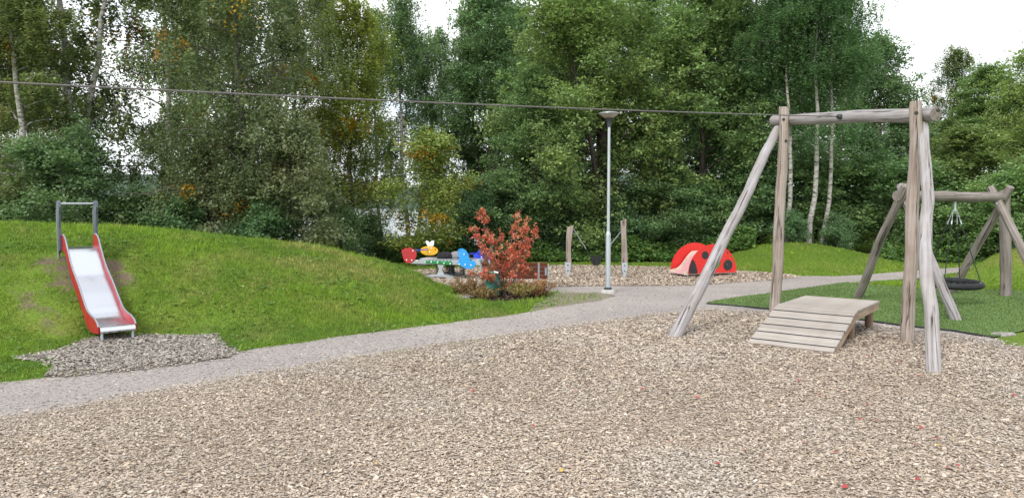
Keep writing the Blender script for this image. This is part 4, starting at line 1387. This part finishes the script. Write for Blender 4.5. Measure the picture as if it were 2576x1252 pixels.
# steel bed: a bent sheet with a rolled lip
mb = MB()
n = len(prof)
bedp = prof + [(prof[-1][0] + .035, prof[-1][1] - .02), (prof[-1][0] + .045, prof[-1][1] - .055), (prof[-1][0] + .025, prof[-1][1] - .085)]
vs, fs = [], []
for (x, z) in bedp:
    vs += [(x, -HW, z), (x, HW, z), (x, HW, z - .012), (x, -HW, z - .012)]
for i in range(len(bedp) - 1):
    for k in range(4):
        a, b = i * 4 + k, i * 4 + (k + 1) % 4
        fs.append((a, b, b + 4, a + 4))
fs += [(3, 2, 1, 0), tuple((len(bedp) - 1) * 4 + k for k in range(4))]
mb.add(vs, fs); mb.build('slide_bed', M['chute'], sl_t, True, L=I4)
for s in (-1, 1):
    top, bot = [], []
    for i, (x, z) in enumerate(prof):
        xx = x / kx
        hgt_ = np.interp(xx, [-.32, -.25, -.12, .02, .15, .4, 1.3, 1.6, 1.9, 2.06, 2.12], [.10, .21, .23, .20, .14, .12, .12, .14, .12, .06, .0])
        dep = np.interp(xx, [-.32, 0, .3, 1.4, 1.8, 2.12], [.03, .09, .13, .13, .12, .10])
        top.append((x, z + hgt_)); bot.append((x, z - dep))
    y0, y1 = (HW + .003, HW + .028) if s > 0 else (-HW - .028, -HW - .003)
    p = MB().prism([top + bot[::-1]], y0, y1).build('side_panel', M['slide_red'], sl_t, True, L=I4)
    mb = MB(); mb.tube([(x, (y0 + y1) / 2, z + .002) for x, z in top[1:]], .014, 6)
    mb.build('edge_trim', M['steel_dull'], p, True, L=I4)
    # handrail post: flat shaped panel with a steel pole behind it
    hx = -.30 * kx
    zt = 2.14 - SZ
    out = [(hx - .02, prof[0][1] - .12), (hx + .15, prof[0][1] - .05), (hx + .13, prof[0][1] + .35), (hx + .17, zt - .22), (hx + .23, zt - .08), (hx + .21, zt), (hx + .12, zt + .04), (hx - .03, zt + .02), (hx - .06, zt - .08), (hx - .045, zt - .35), (hx - .04, prof[0][1] + .3)]
    yy0, yy1 = (HW + .032, HW + .068) if s > 0 else (-HW - .068, -HW - .032)
    MB().prism([out], yy0, yy1).build('handrail_panel', M['grey_edge'], sl_t, False, L=I4)
    ys = (HW + .05) * s
    MB().tube([(hx - .09, ys, prof[0][1] - .75), (hx - .09, ys, zt - .16), (hx - .05, ys, zt - .10)], .022, 10).build('handrail_pole', M['steel_dull'], sl_t, True, L=I4)
    MB().tube([(prof[-1][0] - .02, s * (HW - .03), -SZ - .08), (prof[-1][0] - .02, s * (HW - .03), prof[-1][1] - .02)], .021, 10).build('leg', M['galv'], sl_t, True, L=I4)
MB().tube([(-.30 * kx + .03, -HW - .06, 2.14 - SZ - .02), (-.30 * kx + .03, HW + .06, 2.14 - SZ - .02)], .020, 10).build('handle_bar', M['steel'], sl_t, True, L=I4)

# ------------------------------------------------------------------ ladybird slide hut
a_l = R(22)
LB0 = Vector((5.87, 21.55, 0))
lad = thing('ladybird_slide', LB0, 'red half round ladybird play hut with black spots and a small slide', 'play hut', rz=a_l)
RAD, Z0 = .85, .11
def halfdisc(r=RAD, n=36, x0=-1, x1=1):
    return [(r * math.cos(t), Z0 + r * math.sin(t) * .995) for t in np.linspace(0, math.pi, n)]
def circ(cx, cz, r, n=22):
    return [(cx + r * math.cos(t), cz + r * math.sin(t)) for t in np.linspace(0, 2 * math.pi, n, endpoint=False)]
slots = []
for th in (24, 36, 49):
    th = R(th); c = Vector((math.cos(th), math.sin(th))) * (RAD - .075); tdir = Vector((-math.sin(th), math.cos(th))); nd = Vector((math.cos(th), math.sin(th)))
    slots.append([(c + tdir * a + nd * b + Vector((0, Z0)))[:] for a, b in ((-.055, -.018), (.055, -.018), (.055, .018), (-.055, .018))])
hole = circ(.10, Z0 + .29, .185)
near = MB().prism([halfdisc(), hole] + slots, -.009, .009).build('side_panel', M['red'], lad, False, L=I4)
far = MB().prism([halfdisc(), circ(.10, Z0 + .29, .185)], -.009, .009).build('side_panel', M['red'], lad, False, L=Matrix.Translation(Vector((0, .90, 0))))
for cx, cz, r in ((-.28, .64, .115), (.53, .33, .16)):
    MB().prism([circ(cx, cz, r, 26)], -.018, -.0095).build('spot', M['black'], near, False, L=I4)
MB().prism([[(-.842, .125)] + [(RAD * .995 * math.cos(t), Z0 + RAD * .985 * math.sin(t)) for t in np.linspace(R(177), R(149), 8)] + [(-.64, .45), (-.585, .33), (-.55, .2), (-.545, .118)]], -.018, -.0095).build('head_patch', M['black'], near, False, L=I4)
for cx, cz in ((-.82, .15), (-.5, .14), (-.2, .14), (.2, .14), (.55, .14), (.8, .15), (-.35, .25), (.36, .55), (.45, .42), (.5, .35)):
    mb = MB(); mb.lathe([(.010, 0), (.006, .012)], 8)
    mb.build('screw', M['galv'], near, True, L=Matrix.Translation(Vector((cx, -.0095 - (.009 if cz == .35 else 0), cz))) @ Matrix.Rotation(R(90), 4, 'X'))
# slide chute between the panels, running out to the left
chp = [(-.93, .10), (-.80, .115), (-.68, .14), (-.55, .22), (-.42, .36), (-.30, .50), (-.18, .60), (-.05, .64), (.55, .64)]
def smooth_pts(P, k=4):
    out = []
    for i in range(len(P) - 1):
        p0, p1, p2, p3 = P[max(i - 1, 0)], P[i], P[i + 1], P[min(i + 2, len(P) - 1)]
        for j in range(k):
            t = j / k
            out.append(tuple(.5 * ((2 * p1[c]) + (-p0[c] + p2[c]) * t + (2 * p0[c] - 5 * p1[c] + 4 * p2[c] - p3[c]) * t * t + (-p0[c] + 3 * p1[c] - 3 * p2[c] + p3[c]) * t ** 3) for c in (0, 1)))
    return out + [P[-1]]
chp = smooth_pts(chp)
MB().prism([chp + [(x, z - .02) for x, z in chp[::-1]]], .10, .80).build('slide_chute', M['pink'], lad, True, L=I4)
for y0 in (.055, .80):
    MB().prism([[(x, z + .075) for x, z in chp] + [(x, z - .03) for x, z in chp[::-1]]], y0, y0 + .04).build('chute_side', M['cream'], lad, False, L=I4)
MB().box((0, 0, 0), (1.70, .84, .03)).build('floor_plate', M['cream'], lad, False, L=Matrix.Translation(Vector((-.02, .45, .095))))
for x, y in ((-.80, .10), (-.72, .68), (.70, .10), (.70, .68)):
    MB().tube([(x, y, -.08), (x, y, .085)], .028, 10).build('leg', M['galv'], lad, True, L=I4)

# ------------------------------------------------------------------ spring seesaw
S0 = gp(1105, 700)
ss = thing('spring_seesaw', S0, 'four seat spring seesaw with coloured animal panels behind the mound', 'seesaw', rz=-R(18))
def zp(px, py, ox=695, oz=772, k=425):
    return ((px - ox) / k, (oz - py) / k)
DW = .80
for y in (0, DW):
    MB().box((0, 0, 0), (2.15, .06, .11)).build('side_beam', M['galv'], ss, L=Matrix.Translation(Vector((.18, y, .46))), bevel=.006)
    cx = 0.06
    leg = [zp(650, 605), zp(740, 605), zp(712, 660), zp(742, 735), zp(642, 735), zp(672, 660)]
    MB().prism([leg], -.03, .03).build('support_leg', M['galv'], ss, L=Matrix.Translation(Vector((cx, y, 0))))
    foot = [zp(510, 775), zp(520, 745), zp(560, 735), zp(640, 728), zp(760, 728), zp(830, 745), zp(880, 760), zp(870, 778), zp(840, 768), zp(800, 780), zp(770, 760), zp(620, 758), zp(580, 770), zp(545, 762)]
    MB().prism([foot], -.09, .09).build('foot_plate', M['galv'], ss, L=Matrix.Translation(Vector((cx - .0, y, 0.02))))
MB().box((0, 0, 0), (1.25, DW - .03, .03)).build('deck', M['steel_dull'], ss, L=Matrix.Translation(Vector((.25, DW / 2, .54))), bevel=.005)
MB().box((0, 0, 0), (.26, DW * .7, .035)).build('seat', M['galv'], ss, L=Matrix.Translation(Vector((-.55, DW / 2, .53))), bevel=.005)
MB().box((0, 0, 0), (.26, DW * .7, .035)).build('seat', M['galv'], ss, L=Matrix.Translation(Vector((1.05, DW / 2, .53))), bevel=.005)
for x, y in ((-.20, DW * .5), (.16, DW * .30), (.16, DW * .72), (.55, DW * .5)):
    mb = MB()
    pts = [(x + .075 * math.cos(t), y + .075 * math.sin(t), .08 + .32 * t / (2 * math.pi * 5.5)) for t in np.linspace(0, 2 * math.pi * 5.5, 66)]
    mb.tube(pts, .013, 5); mb.build('spring', M['black'], ss, True, L=I4)
red = [zp(*p) for p in ((200, 430), (235, 424), (258, 404), (283, 412), (312, 400), (335, 404), (352, 420), (378, 430), (405, 462), (398, 515), (372, 558), (330, 590), (270, 592), (236, 567), (216, 510))]
MB().prism([red], -.05, -.032).build('shell_panel', M['maroon'], ss, L=I4)
bird = [zp(*p) for p in ((945, 432), (962, 408), (1008, 400), (1045, 418), (1075, 458), (1090, 510), (1104, 545), (1160, 548), (1176, 576), (1170, 610), (1140, 634), (1092, 645), (1040, 636), (990, 612), (930, 572), (958, 562), (968, 520), (952, 470))]
MB().prism([bird, [zp(970 + 12 * math.cos(t), 437 + 14 * math.sin(t)) for t in np.linspace(0, 6.28, 12, endpoint=False)]], -.05, -.032).build('bird_panel', M['sky_blue'], ss, L=I4)
green = [zp(505, 555)] + [zp(505 + 370 * i / 16, 552 + (0 if i % 2 else 12)) for i in range(1, 16)] + [zp(875, 572), zp(862, 603), zp(520, 586)]
MB().prism([green], -.05, -.032).build('crocodile_strip', M['green'], ss, L=I4)
def zq(px, py): return ((px - 695 - 105) / 410, (760 - py) / 410)
bee = [zq(517 + 118 * math.cos(t), 460 + 58 * math.sin(t)) for t in np.linspace(0, 2 * math.pi, 26, endpoint=False)]
MB().prism([bee, [zq(600 + 9 * math.cos(t), 446 + 11 * math.sin(t)) for t in np.linspace(0, 6.28, 10, endpoint=False)]], DW + .032, DW + .05).build('bee_panel', M['yellow'], ss, L=I4)
wing = [zq(*p) for p in ((498, 402), (474, 372), (468, 350), (480, 338), (500, 342), (524, 362), (545, 340), (566, 332), (580, 345), (578, 372), (570, 402))]
MB().prism([wing], DW + .052, DW + .066).build('wing_panel', M['white'], ss, L=I4)
fish = [zq(*p) for p in ((1095, 500), (1140, 478), (1175, 432), (1200, 428), (1218, 462), (1262, 468), (1285, 430), (1292, 478), (1340, 490), (1345, 535), (1310, 556), (1240, 552), (1205, 600), (1190, 552), (1110, 552))]
MB().prism([fish], DW + .032, DW + .05).build('fish_panel', M['blue'], ss, L=I4)
MB().tube([(zp(358, 440)[0], -.06, zp(0, 440)[1]), (zp(358, 440)[0] + .05, DW + .06, zp(0, 440)[1] - .01)], .016, 8).build('handle_bar', M['blue'], ss, True, L=I4)
MB().tube([(zp(1050, 470)[0], -.06, zp(0, 470)[1]), (zp(1050, 470)[0] + .05, DW + .06, zp(0, 470)[1] - .01)], .016, 8).build('handle_bar', M['blue'], ss, True, L=I4)
for sx in (-1, 1):
    xx = -.72 if sx < 0 else 1.2
    MB().tube([(xx, .05, .42), (xx + .02, .05, .36), (xx + .04, .2, .34), (xx + .04, DW - .2, .34), (xx + .02, DW - .05, .36), (xx, DW - .05, .42)], .014, 8).build('foot_rest', M['galv'], ss, True, L=I4)
for px, py in ((357, 440), (270, 555), (340, 557), (415, 560), (520, 570), (600, 574), (683, 578), (767, 582), (850, 587), (965, 590), (1042, 594), (1117, 598), (1030, 470)):
    x, z = zp(px, py)
    mb = MB(); mb.lathe([(.022, 0), (.020, .010), (.010, .016)], 10)
    mb.build('bolt_cap', M['white'], ss, True, L=Matrix.Translation(Vector((x, -.051, z))) @ Matrix.Rotation(R(90), 4, 'X'))
for px, py in ((510, 415), (475, 453), (525, 478), (548, 428), (1203, 525), (1245, 530)):
    x, z = zq(px, py)
    mb = MB(); mb.lathe([(.022, 0), (.020, .010), (.010, .016)], 10)
    mb.build('bolt_cap', M['white'], ss, True, L=Matrix.Translation(Vector((x, DW + .031, z))) @ Matrix.Rotation(R(90), 4, 'X'))


def lump_mesh(name, c, s, seed, mat, label, cat, amp=.22, rz=0):
    bm = bmesh.new(); bmesh.ops.create_icosphere(bm, subdivisions=4, radius=1)
    for v in bm.verts:
        p = v.co.copy()
        d = 1 + amp * mnoise.noise(p * 1.4 + Vector((seed, 0, 0))) + amp * .6 * mnoise.noise(p * 3.2 + Vector((0, seed, 0))) + amp * .3 * mnoise.noise(p * 7 + Vector((0, 0, seed)))
        q = p * d
        v.co = Vector((q.x * s[0], q.y * s[1], max(q.z, -.55) * s[2]))
    me = bpy.data.meshes.new(name); bm.to_mesh(me); bm.free()
    me.polygons.foreach_set('use_smooth', [True] * len(me.polygons))
    me.materials.append(mat)
    o = link(name, me)
    o.location = c; o.rotation_euler = (0, 0, rz)
    return tag(o, label, cat)


Wm = world_of(ss)
lump_mesh('bag', Wm @ Vector((.05, DW * .34, .625)), (.24, .19, .125), 3.0, M['cloth_black'], 'black bag lying on the seesaw deck', 'bag', rz=-.3)
lump_mesh('jacket', Wm @ Vector((.36, DW * .64, .622)), (.30, .20, .12), 8.0, M['cloth_grey'], 'crumpled grey jacket lying on the seesaw deck beside the black bag', 'jacket', rz=.2)

# ------------------------------------------------------------------ bench
B1 = gp(1290, 721)
bn = thing('park_bench', B1, 'brown slatted park bench seen from behind, partly hidden by the red shrub', 'bench', rz=-R(2))
BW = 1.68
bx = .045
slat = MB().box((0, 0, 0), (BW, .034, .094)).build('slat', M['bench_wood'], None, bevel=.006)
slat_me = slat.data; bpy.data.objects.remove(slat)
for i in range(4):
    z = .255 + i * .107
    yb = .0 - .05 * (i / 3)
    link('slat', slat_me, None, bn, None, Matrix.Translation(Vector((bx, yb, z))) @ Matrix.Rotation(R(8), 4, 'X'))
for i in range(4):
    link('slat', slat_me, None, bn, None, Matrix.Translation(Vector((bx, .10 + i * .105, .33 + .008 * i))) @ Matrix.Rotation(R(86), 4, 'X'))
for i in range(3):
    z = .308 + i * .107
    MB().box((0, 0, 0), (BW - .05, .008, .005)).build('rail', M['galv'], bn, L=Matrix.Translation(Vector((bx, .012 - .05 * i / 3, z))))
for x in (-.62, .62):
    x += bx
    MB().box((0, 0, 0), (.05, .012, .46)).build('back_bracket', M['galv'], bn, L=Matrix.Translation(Vector((x, -.052, .40))) @ Matrix.Rotation(R(8), 4, 'X'))
    MB().tube([(x, .0, -.1), (x, .0, .30), (x, .09, .31), (x, .42, .31)], .028, 10).build('leg', M['galv'], bn, True, L=I4)
    MB().tube([(x, .38, -.1), (x, .38, .31)], .028, 10).build('leg', M['galv'], bn, True, L=I4)
for s in (-1, 1):
    xx = bx + s * (BW / 2 - .04)
    MB().tube([(xx + s * .07, -.05, .24), (xx + s * .07, -.05, .56), (xx + s * .07, .40, .55), (xx + s * .07, .42, .34)], .016, 8).build('armrest', M['galv'], bn, True, L=I4)
    MB().box((0, 0, 0), (.05, .014, .19)).build('end_bracket', M['galv'], bn, L=Matrix.Translation(Vector((xx, -.056, .40))) @ Matrix.Rotation(R(8), 4, 'X'))

# ------------------------------------------------------------------ toddler swing
for (u, v, ut, vt, lab, sd, hp) in ((1428, 697, 1436, 566, 'left wooden swing post, shorter and bent, on a steel foot', 2.0, .0), (1570, 698, 1569, 550, 'right wooden swing post, taller and straight, on a steel foot', 7.0, .0)):
    b = gp(u, v)
    t = thing('swing_post', b, lab, 'post', 'pair of posts carrying the toddler swing')
    tp = pt(ut, vt, b.y)
    hgt_ = tp.z
    nseg = 9
    vs, fs = [], []
    for i in range(nseg + 1):
        k = i / nseg
        z = .16 + (hgt_ - .16) * k
        x = (tp.x - b.x) * k + (.03 * math.sin(k * 4 + sd) if sd < 5 else .012 * math.sin(k * 5))
        w = .078 + .009 * math.sin(k * 6 + sd)
        cut = .07 * (1 if i == nseg else 0)
        vs += [(x - w, -.07, z - cut), (x + w, -.07, z), (x + w, .07, z), (x - w, .07, z - cut)]
    for i in range(nseg):
        for k in range(4):
            a_, b_2 = i * 4 + k, i * 4 + (k + 1) % 4
            fs.append((a_, b_2, b_2 + 4, a_ + 4))
    fs += [(3, 2, 1, 0), tuple(nseg * 4 + k for k in range(4))]
    mb = MB(); mb.add(vs, fs); mb.build('post', M['log'], t, False, L=I4, bevel=.015)
    for yy in (-.083, .077):
        ft = MB().prism([[(-.035, -.05), (.035, -.05), (.04, .12), (.08, .25), (.08, .44), (-.08, .44), (-.08, .25), (-.04, .12)]], 0, .006).build('steel_foot', M['galv'], t, L=Matrix.Translation(Vector((0, yy, 0))))
    for zz in (.20, .36):
        mb = MB(); mb.lathe([(.02, 0), (.016, .016)], 8)
        mb.build('bolt', M['black'], t, True, L=Matrix.Translation(Vector((0, -.084, zz))) @ Matrix.Rotation(R(90), 4, 'X'))
s0 = pt(1499, 662, 21.5)
ts = thing('toddler_swing', s0, 'small black toddler swing seat hung on two grey ropes between the posts', 'swing')
out = [(-.15, .16), (-.155, .19), (-.12, .20), (.12, .20), (.155, .19), (.15, .16), (.11, 0), (.06, -.05), (-.06, -.05), (-.11, 0)]
h1 = [(-.105, .14), (-.035, .14), (-.03, .02), (-.075, .02)]
h2 = [(.105, .14), (.035, .14), (.03, .02), (.075, .02)]
MB().prism([out, h1, h2], -.15, -.125).build('front_guard', M['rubber'], ts, L=I4)
MB().prism([out], .125, .15).build('back_guard', M['rubber'], ts, L=I4)
for s in (-1, 1):
    MB().box((0, 0, 0), (.025, .25, .05)).build('side_guard', M['rubber'], ts, L=Matrix.Translation(Vector((s * .145, 0, .175))))
MB().box((0, 0, 0), (.14, .26, .03)).build('seat', M['rubber'], ts, L=Matrix.Translation(Vector((0, 0, -.035))))
for (ut, vt, s) in ((1442, 575, -1), (1565, 579, 1)):
    tp = pt(ut, vt, 21.4)
    at = s0 + Vector((s * .15, 0, .20))
    k = tp.lerp(at, .72)
    MB().tube([tp, k], .018, 8).build('rope', M['rope_grey'], ts, True, I4)
    MB().tube([k, at + Vector((0, -.13, -.01))], .008, 6).build('rope_end', M['rope'], ts, True, I4)
    MB().tube([k, at + Vector((0, .13, -.01))], .008, 6).build('rope_end', M['rope'], ts, True, I4)
    MB().tube([tp + Vector((s * .06, 0, .0)), tp], .024, 8).build('rope_socket', M['galv'], ts, True, I4)

# ------------------------------------------------------------------ planting bed
rb0 = gp(1275, 741)
rs = thing('red_shrub', rb0, 'red leaved upright shrub in the mulched bed before the bench', 'shrub')
W = Wood(); rr = np.random.default_rng(5)
anc = []
for i in range(16):
    az = i * 2.4 + rr.normal(0, .3); el = rr.uniform(.95, 1.45) if i < 10 else rr.uniform(.45, .95)
    Lb = (rr.uniform(1.5, 2.3) if i < 10 else rr.uniform(.75, 1.25))
    d = np.array([math.cos(az) * math.cos(el), math.sin(az) * math.cos(el) * .7, math.sin(el)])
    d[0] = d[0] * 1.15 - .10
    P = [np.array([math.cos(az) * .05, math.sin(az) * .05, -.05])]
    for k in range(8):
        dd = d + rr.normal(0, .14, 3); dd[2] += .05 * k / 3
        P.append(P[-1] + dd / np.linalg.norm(dd) * Lb / 8)
    P = np.array(P)
    W.limb(P, np.linspace(.016, .004, 9), 5)
    for q in range(15):
        t = rr.uniform(.28, 1.0); b0 = np.array([np.interp(t * 8, range(9), P[:, c]) for c in range(3)])
        sd = np.array([rr.normal(0, .8), rr.normal(0, .8), rr.uniform(-.05, .7)]); sd /= np.linalg.norm(sd)
        e = b0 + sd * rr.uniform(.08, .30) * (1.25 - .7 * t)
        W.limb(np.array([b0, (b0 + e) / 2, e]), [.004, .003, .002], 3)
        anc += [b0 + (e - b0) * w for w in (.35, .7, 1.0)]
    anc.append(P[-1])
W.v = [v for v in W.v]
anc = np.array(anc)
anc = anc[(anc[:, 2] > .42) | (np.random.default_rng(4).uniform(0, 1, len(anc)) < .12)]
ii = rr.integers(0, len(anc), 5000)
Cn = anc[ii] + rr.normal(0, .03, (5000, 3)) - np.array([0, 0, .02])
pal = np.array([(.50, .14, .095), (.60, .17, .12), (.42, .13, .085), (.52, .21, .12), (.66, .15, .12), (.46, .23, .12)])
cl = pal[np.random.default_rng(9).integers(0, 6, len(anc))][ii] * rr.uniform(.75, 1.3, (5000, 1))
link('stems', W.mesh('stems', M['bark_grey']), None, rs)
lo = link('foliage', leaf_mesh('foliage', Cn, .062, cl, up=.3, aspect=.6, mat='leaf_red', droop=1.5), None, rs)

st0 = gp(1237, 741)
stk = thing('tree_stake', st0, 'square brown wooden stake standing in the bed beside the green bag', 'stake')
MB().box((0, 0, 0), (.06, .06, 1.25)).build('stake', M['stake'], stk, L=Matrix.Translation(Vector((0, .22, .5))) @ Matrix.Rotation(R(-1), 4, 'Y'), bevel=.006)
# green watering bag: a slack sack tied round the stake
g0 = gp(1243, 745)
bm = bmesh.new()
nr, nz = 30, 22
for j in range(nz + 1):
    t = j / nz
    for i in range(nr):
        th = 2 * math.pi * i / nr
        r_ = np.interp(t, [0, .08, .35, .7, .92, 1], [.13, .165, .175, .155, .13, .10])
        f = 1 + .16 * mnoise.noise(Vector((math.cos(th) * 1.2, math.sin(th) * 1.2, t * 3))) + .10 * mnoise.noise(Vector((math.cos(th) * 2.5 + t * 3, math.sin(th) * 2.5, t * 7)))
        bm.verts.new((r_ * f * math.cos(th) - .05 * t, r_ * f * .8 * math.sin(th), .58 * t + .015 * math.sin(3 * th) * t))
bm.verts.ensure_lookup_table()
for j in range(nz):
    for i in range(nr):
        bm.faces.new([bm.verts[j * nr + i], bm.verts[j * nr + (i + 1) % nr], bm.verts[(j + 1) * nr + (i + 1) % nr], bm.verts[(j + 1) * nr + i]])
bm.faces.new([bm.verts[nz * nr + i] for i in range(nr)]); bm.faces.new([bm.verts[i] for i in range(nr)][::-1])
me = bpy.data.meshes.new('bag_body'); bm.to_mesh(me); bm.free()
me.polygons.foreach_set('use_smooth', [True] * len(me.polygons))
gbag = thing('watering_bag', g0 + Vector((0, 0, 0)), 'crumpled dark green watering bag tied at the foot of the red shrub', 'bag')
link('bag_body', me, M['bag_green'], gbag)
MB().box((0, 0, 0), (.10, .012, .035)).build('white_tag', M['white'], gbag, L=Matrix.Translation(Vector((.05, -.125, .57))) @ Matrix.Rotation(R(12), 4, 'Y'))

for k, (u, v, w, h, lab, pal, sd) in enumerate([
        (1178, 739, .46, .32, 'reddish low spirea bush at the left end of the bed', [(.32, .16, .09), (.24, .17, .08), (.38, .20, .12), (.19, .17, .07)], 31),
        (1216, 751, .36, .20, 'brownish olive spirea bush in front of the green bag', [(.26, .19, .08), (.30, .19, .09), (.22, .17, .07)], 32),
        (1312, 751, .29, .30, 'yellowish green spirea bush right of the red shrub stems', [(.30, .26, .09), (.24, .21, .08), (.33, .24, .10)], 33),
        (1357, 748, .29, .34, 'orange pink spirea bush at the right end of the bed', [(.42, .21, .12), (.35, .20, .09), (.30, .20, .09)], 34),
        (1262, 733, .25, .22, 'small brownish spirea bush behind the red shrub stems', [(.18, .12, .05), (.22, .11, .05)], 35)]):
    b = gp(u, v)
    t = thing('low_bush', b, lab, 'bush', 'low spirea bushes of the bed')
    r2 = np.random.default_rng(sd)
    W = Wood(); an = []
    for i in range(44):
        az = r2.uniform(0, 6.28); el = r2.uniform(.45, 1.5); L_ = h * r2.uniform(.75, 1.25) * (1 + .35 * (el < .9))
        d = np.array([math.cos(az) * math.cos(el) * w / h, math.sin(az) * math.cos(el) * w / h, math.sin(el)])
        P = np.array([np.array([math.cos(az) * .06 * w, math.sin(az) * .06 * w, 0]) + d * L_ * q + r2.normal(0, .012, 3) for q in (0, .35, .7, 1)])
        W.limb(P, [.006, .005, .004, .002], 3)
        an += [P[1] * (1 - q) + P[3] * q for q in np.linspace(0, 1.05, 9)]
    an = np.array(an); m = 2600
    ii = r2.integers(0, len(an), m)
    pl = np.array(pal)
    link('stems', W.mesh('stems', M['bark_grey']), None, t)
    link('foliage', leaf_mesh('foliage', an[ii] + r2.normal(0, .022, (m, 3)), .038, pl[r2.integers(0, len(pl), m)] * r2.uniform(.7, 1.35, (m, 1)), up=.4, mat='leaf_red', r=r2), None, t)

# flat grey stones
def stone(u, v, sx, sy, sz, lab, seed, rz=0):
    p = gp(u, v)
    bm = bmesh.new(); bmesh.ops.create_icosphere(bm, subdivisions=3, radius=1)
    for vv in bm.verts:
        d = 1 + .18 * mnoise.noise(vv.co * 1.3 + Vector((seed, 0, 0))) + .07 * mnoise.noise(vv.co * 4 + Vector((seed, 5, 0)))
        q = vv.co * d
        vv.co = Vector((q.x * sx, q.y * sy, max(-.4, min(q.z, .55 + .06 * mnoise.noise(q * 3))) * sz))
    me = bpy.data.meshes.new('flat_stone'); bm.to_mesh(me); bm.free(); me.materials.append(M['stone'])
    o = link('flat_stone', me); o.location = (p.x, p.y, .0); o.rotation_euler[2] = rz
    return tag(o, lab, 'stone')


stone(1156, 750, .33, .30, .09, 'flat grey stone slab at the left edge of the mulched bed', 1.0)
stone(2522, 842, .22, .13, .06, 'flat grey stone at the corner of the turf on the right', 4.0, .2)

# bark pieces in the bed
X = rng.uniform(P_BED[:, 0].min(), P_BED[:, 0].max(), 2600); Y = rng.uniform(P_BED[:, 1].min(), P_BED[:, 1].max(), 2600)
k = inside(P_BED, X, Y); X, Y = X[k], Y[k]
me = chip_mesh('bark_pieces', X, Y, .02 + rng.uniform(0, .03, len(X)), rng.uniform(.04, .10, len(X)), rng.uniform(.02, .05, len(X)), pick([(.045, .028, .022), (.075, .048, .036), (.025, .016, .013)], [3, 2, 3], len(X)), None, .35)
o = link('bark_pieces', me); o.parent = soil; tag(o, kind='stuff')

# fallen leaves
lf = MB()
ang_ = [(.0, -.5), (.16, -.42), (.30, -.12), (.24, .15), (.0, .5), (-.24, .15), (-.30, -.12), (-.16, -.42)]
lf.add([(0, 0, .05)] + [(x, y, .16 * abs(x) * 2) for x, y in ang_], [(0, i + 1, (i + 1) % 8 + 1) for i in range(8)])
M['fallen_red'] = paint('fallen_red_leaf', (.33, .035, .03), .5, .2, 0, .1, 10)
M['fallen_yellow'] = paint('fallen_yellow_leaf', (.60, .36, .04), .5, .2, 0, .1, 10)
tmp = lf.build('fallen_leaf', M['fallen_red']); lred = tmp.data; bpy.data.objects.remove(tmp)
lyel = lred.copy(); lyel.materials.clear(); lyel.materials.append(M['fallen_yellow'])
spots = [(3420, 1611 - 200), (3380, 1412), (3540, 1435), (3618, 1490), (3865, 1514), (3990, 1567), (3145, 1510), (3225, 1568), (3328, 1553), (3420, 1605), (3445, 1672), (3385, 1665), (3625, 1698), (3918, 1713), (3165, 1757), (3290, 1796), (2930, 1785), (2905, 1758), (2845, 1802),
         (2826, 1842), (3002, 1808), (3605, 1765), (3730, 1860), (3770, 1850), (3830, 1860), (3612, 1905), (3325, 1936), (2530, 1543), (2745, 1577), (2480, 1273), (2640, 1755), (2100, 1692), (2565, 1428), (2270, 1555), (3560, 1660), (1862, 1550), (4005, 1605), (3680, 1742), (2970, 1482), (2920, 1467)]
for i, (px, py) in enumerate(spots):
    p = gp(px / 1.565, py / 1.565)
    o = link('fallen_leaf', lred)
    s_ = rng.uniform(.035, .07)
    o.location = (p.x, p.y, .042); o.rotation_euler = (rng.normal(0, .25), rng.normal(0, .25), rng.uniform(0, 6.28)); o.scale = (s_, s_, s_)
    tag(o, 'small red fallen leaf lying on the wood chips', 'leaf', 'red leaves fallen on the wood chips')
for i, (px, py) in enumerate([(3690, 1768), (1935, 1423), (2490, 1260), (2210, 1870), (1650, 1630), (1480, 1840)]):
    p = gp(px / 1.565, py / 1.565)
    o = link('fallen_leaf', lyel)
    o.location = (p.x, p.y, .042); o.rotation_euler = (rng.normal(0, .25), rng.normal(0, .25), rng.uniform(0, 6.28)); o.scale = (.045, .045, .045)
    tag(o, 'small yellow fallen leaf lying on the wood chips', 'leaf', 'yellow leaves fallen on the wood chips')
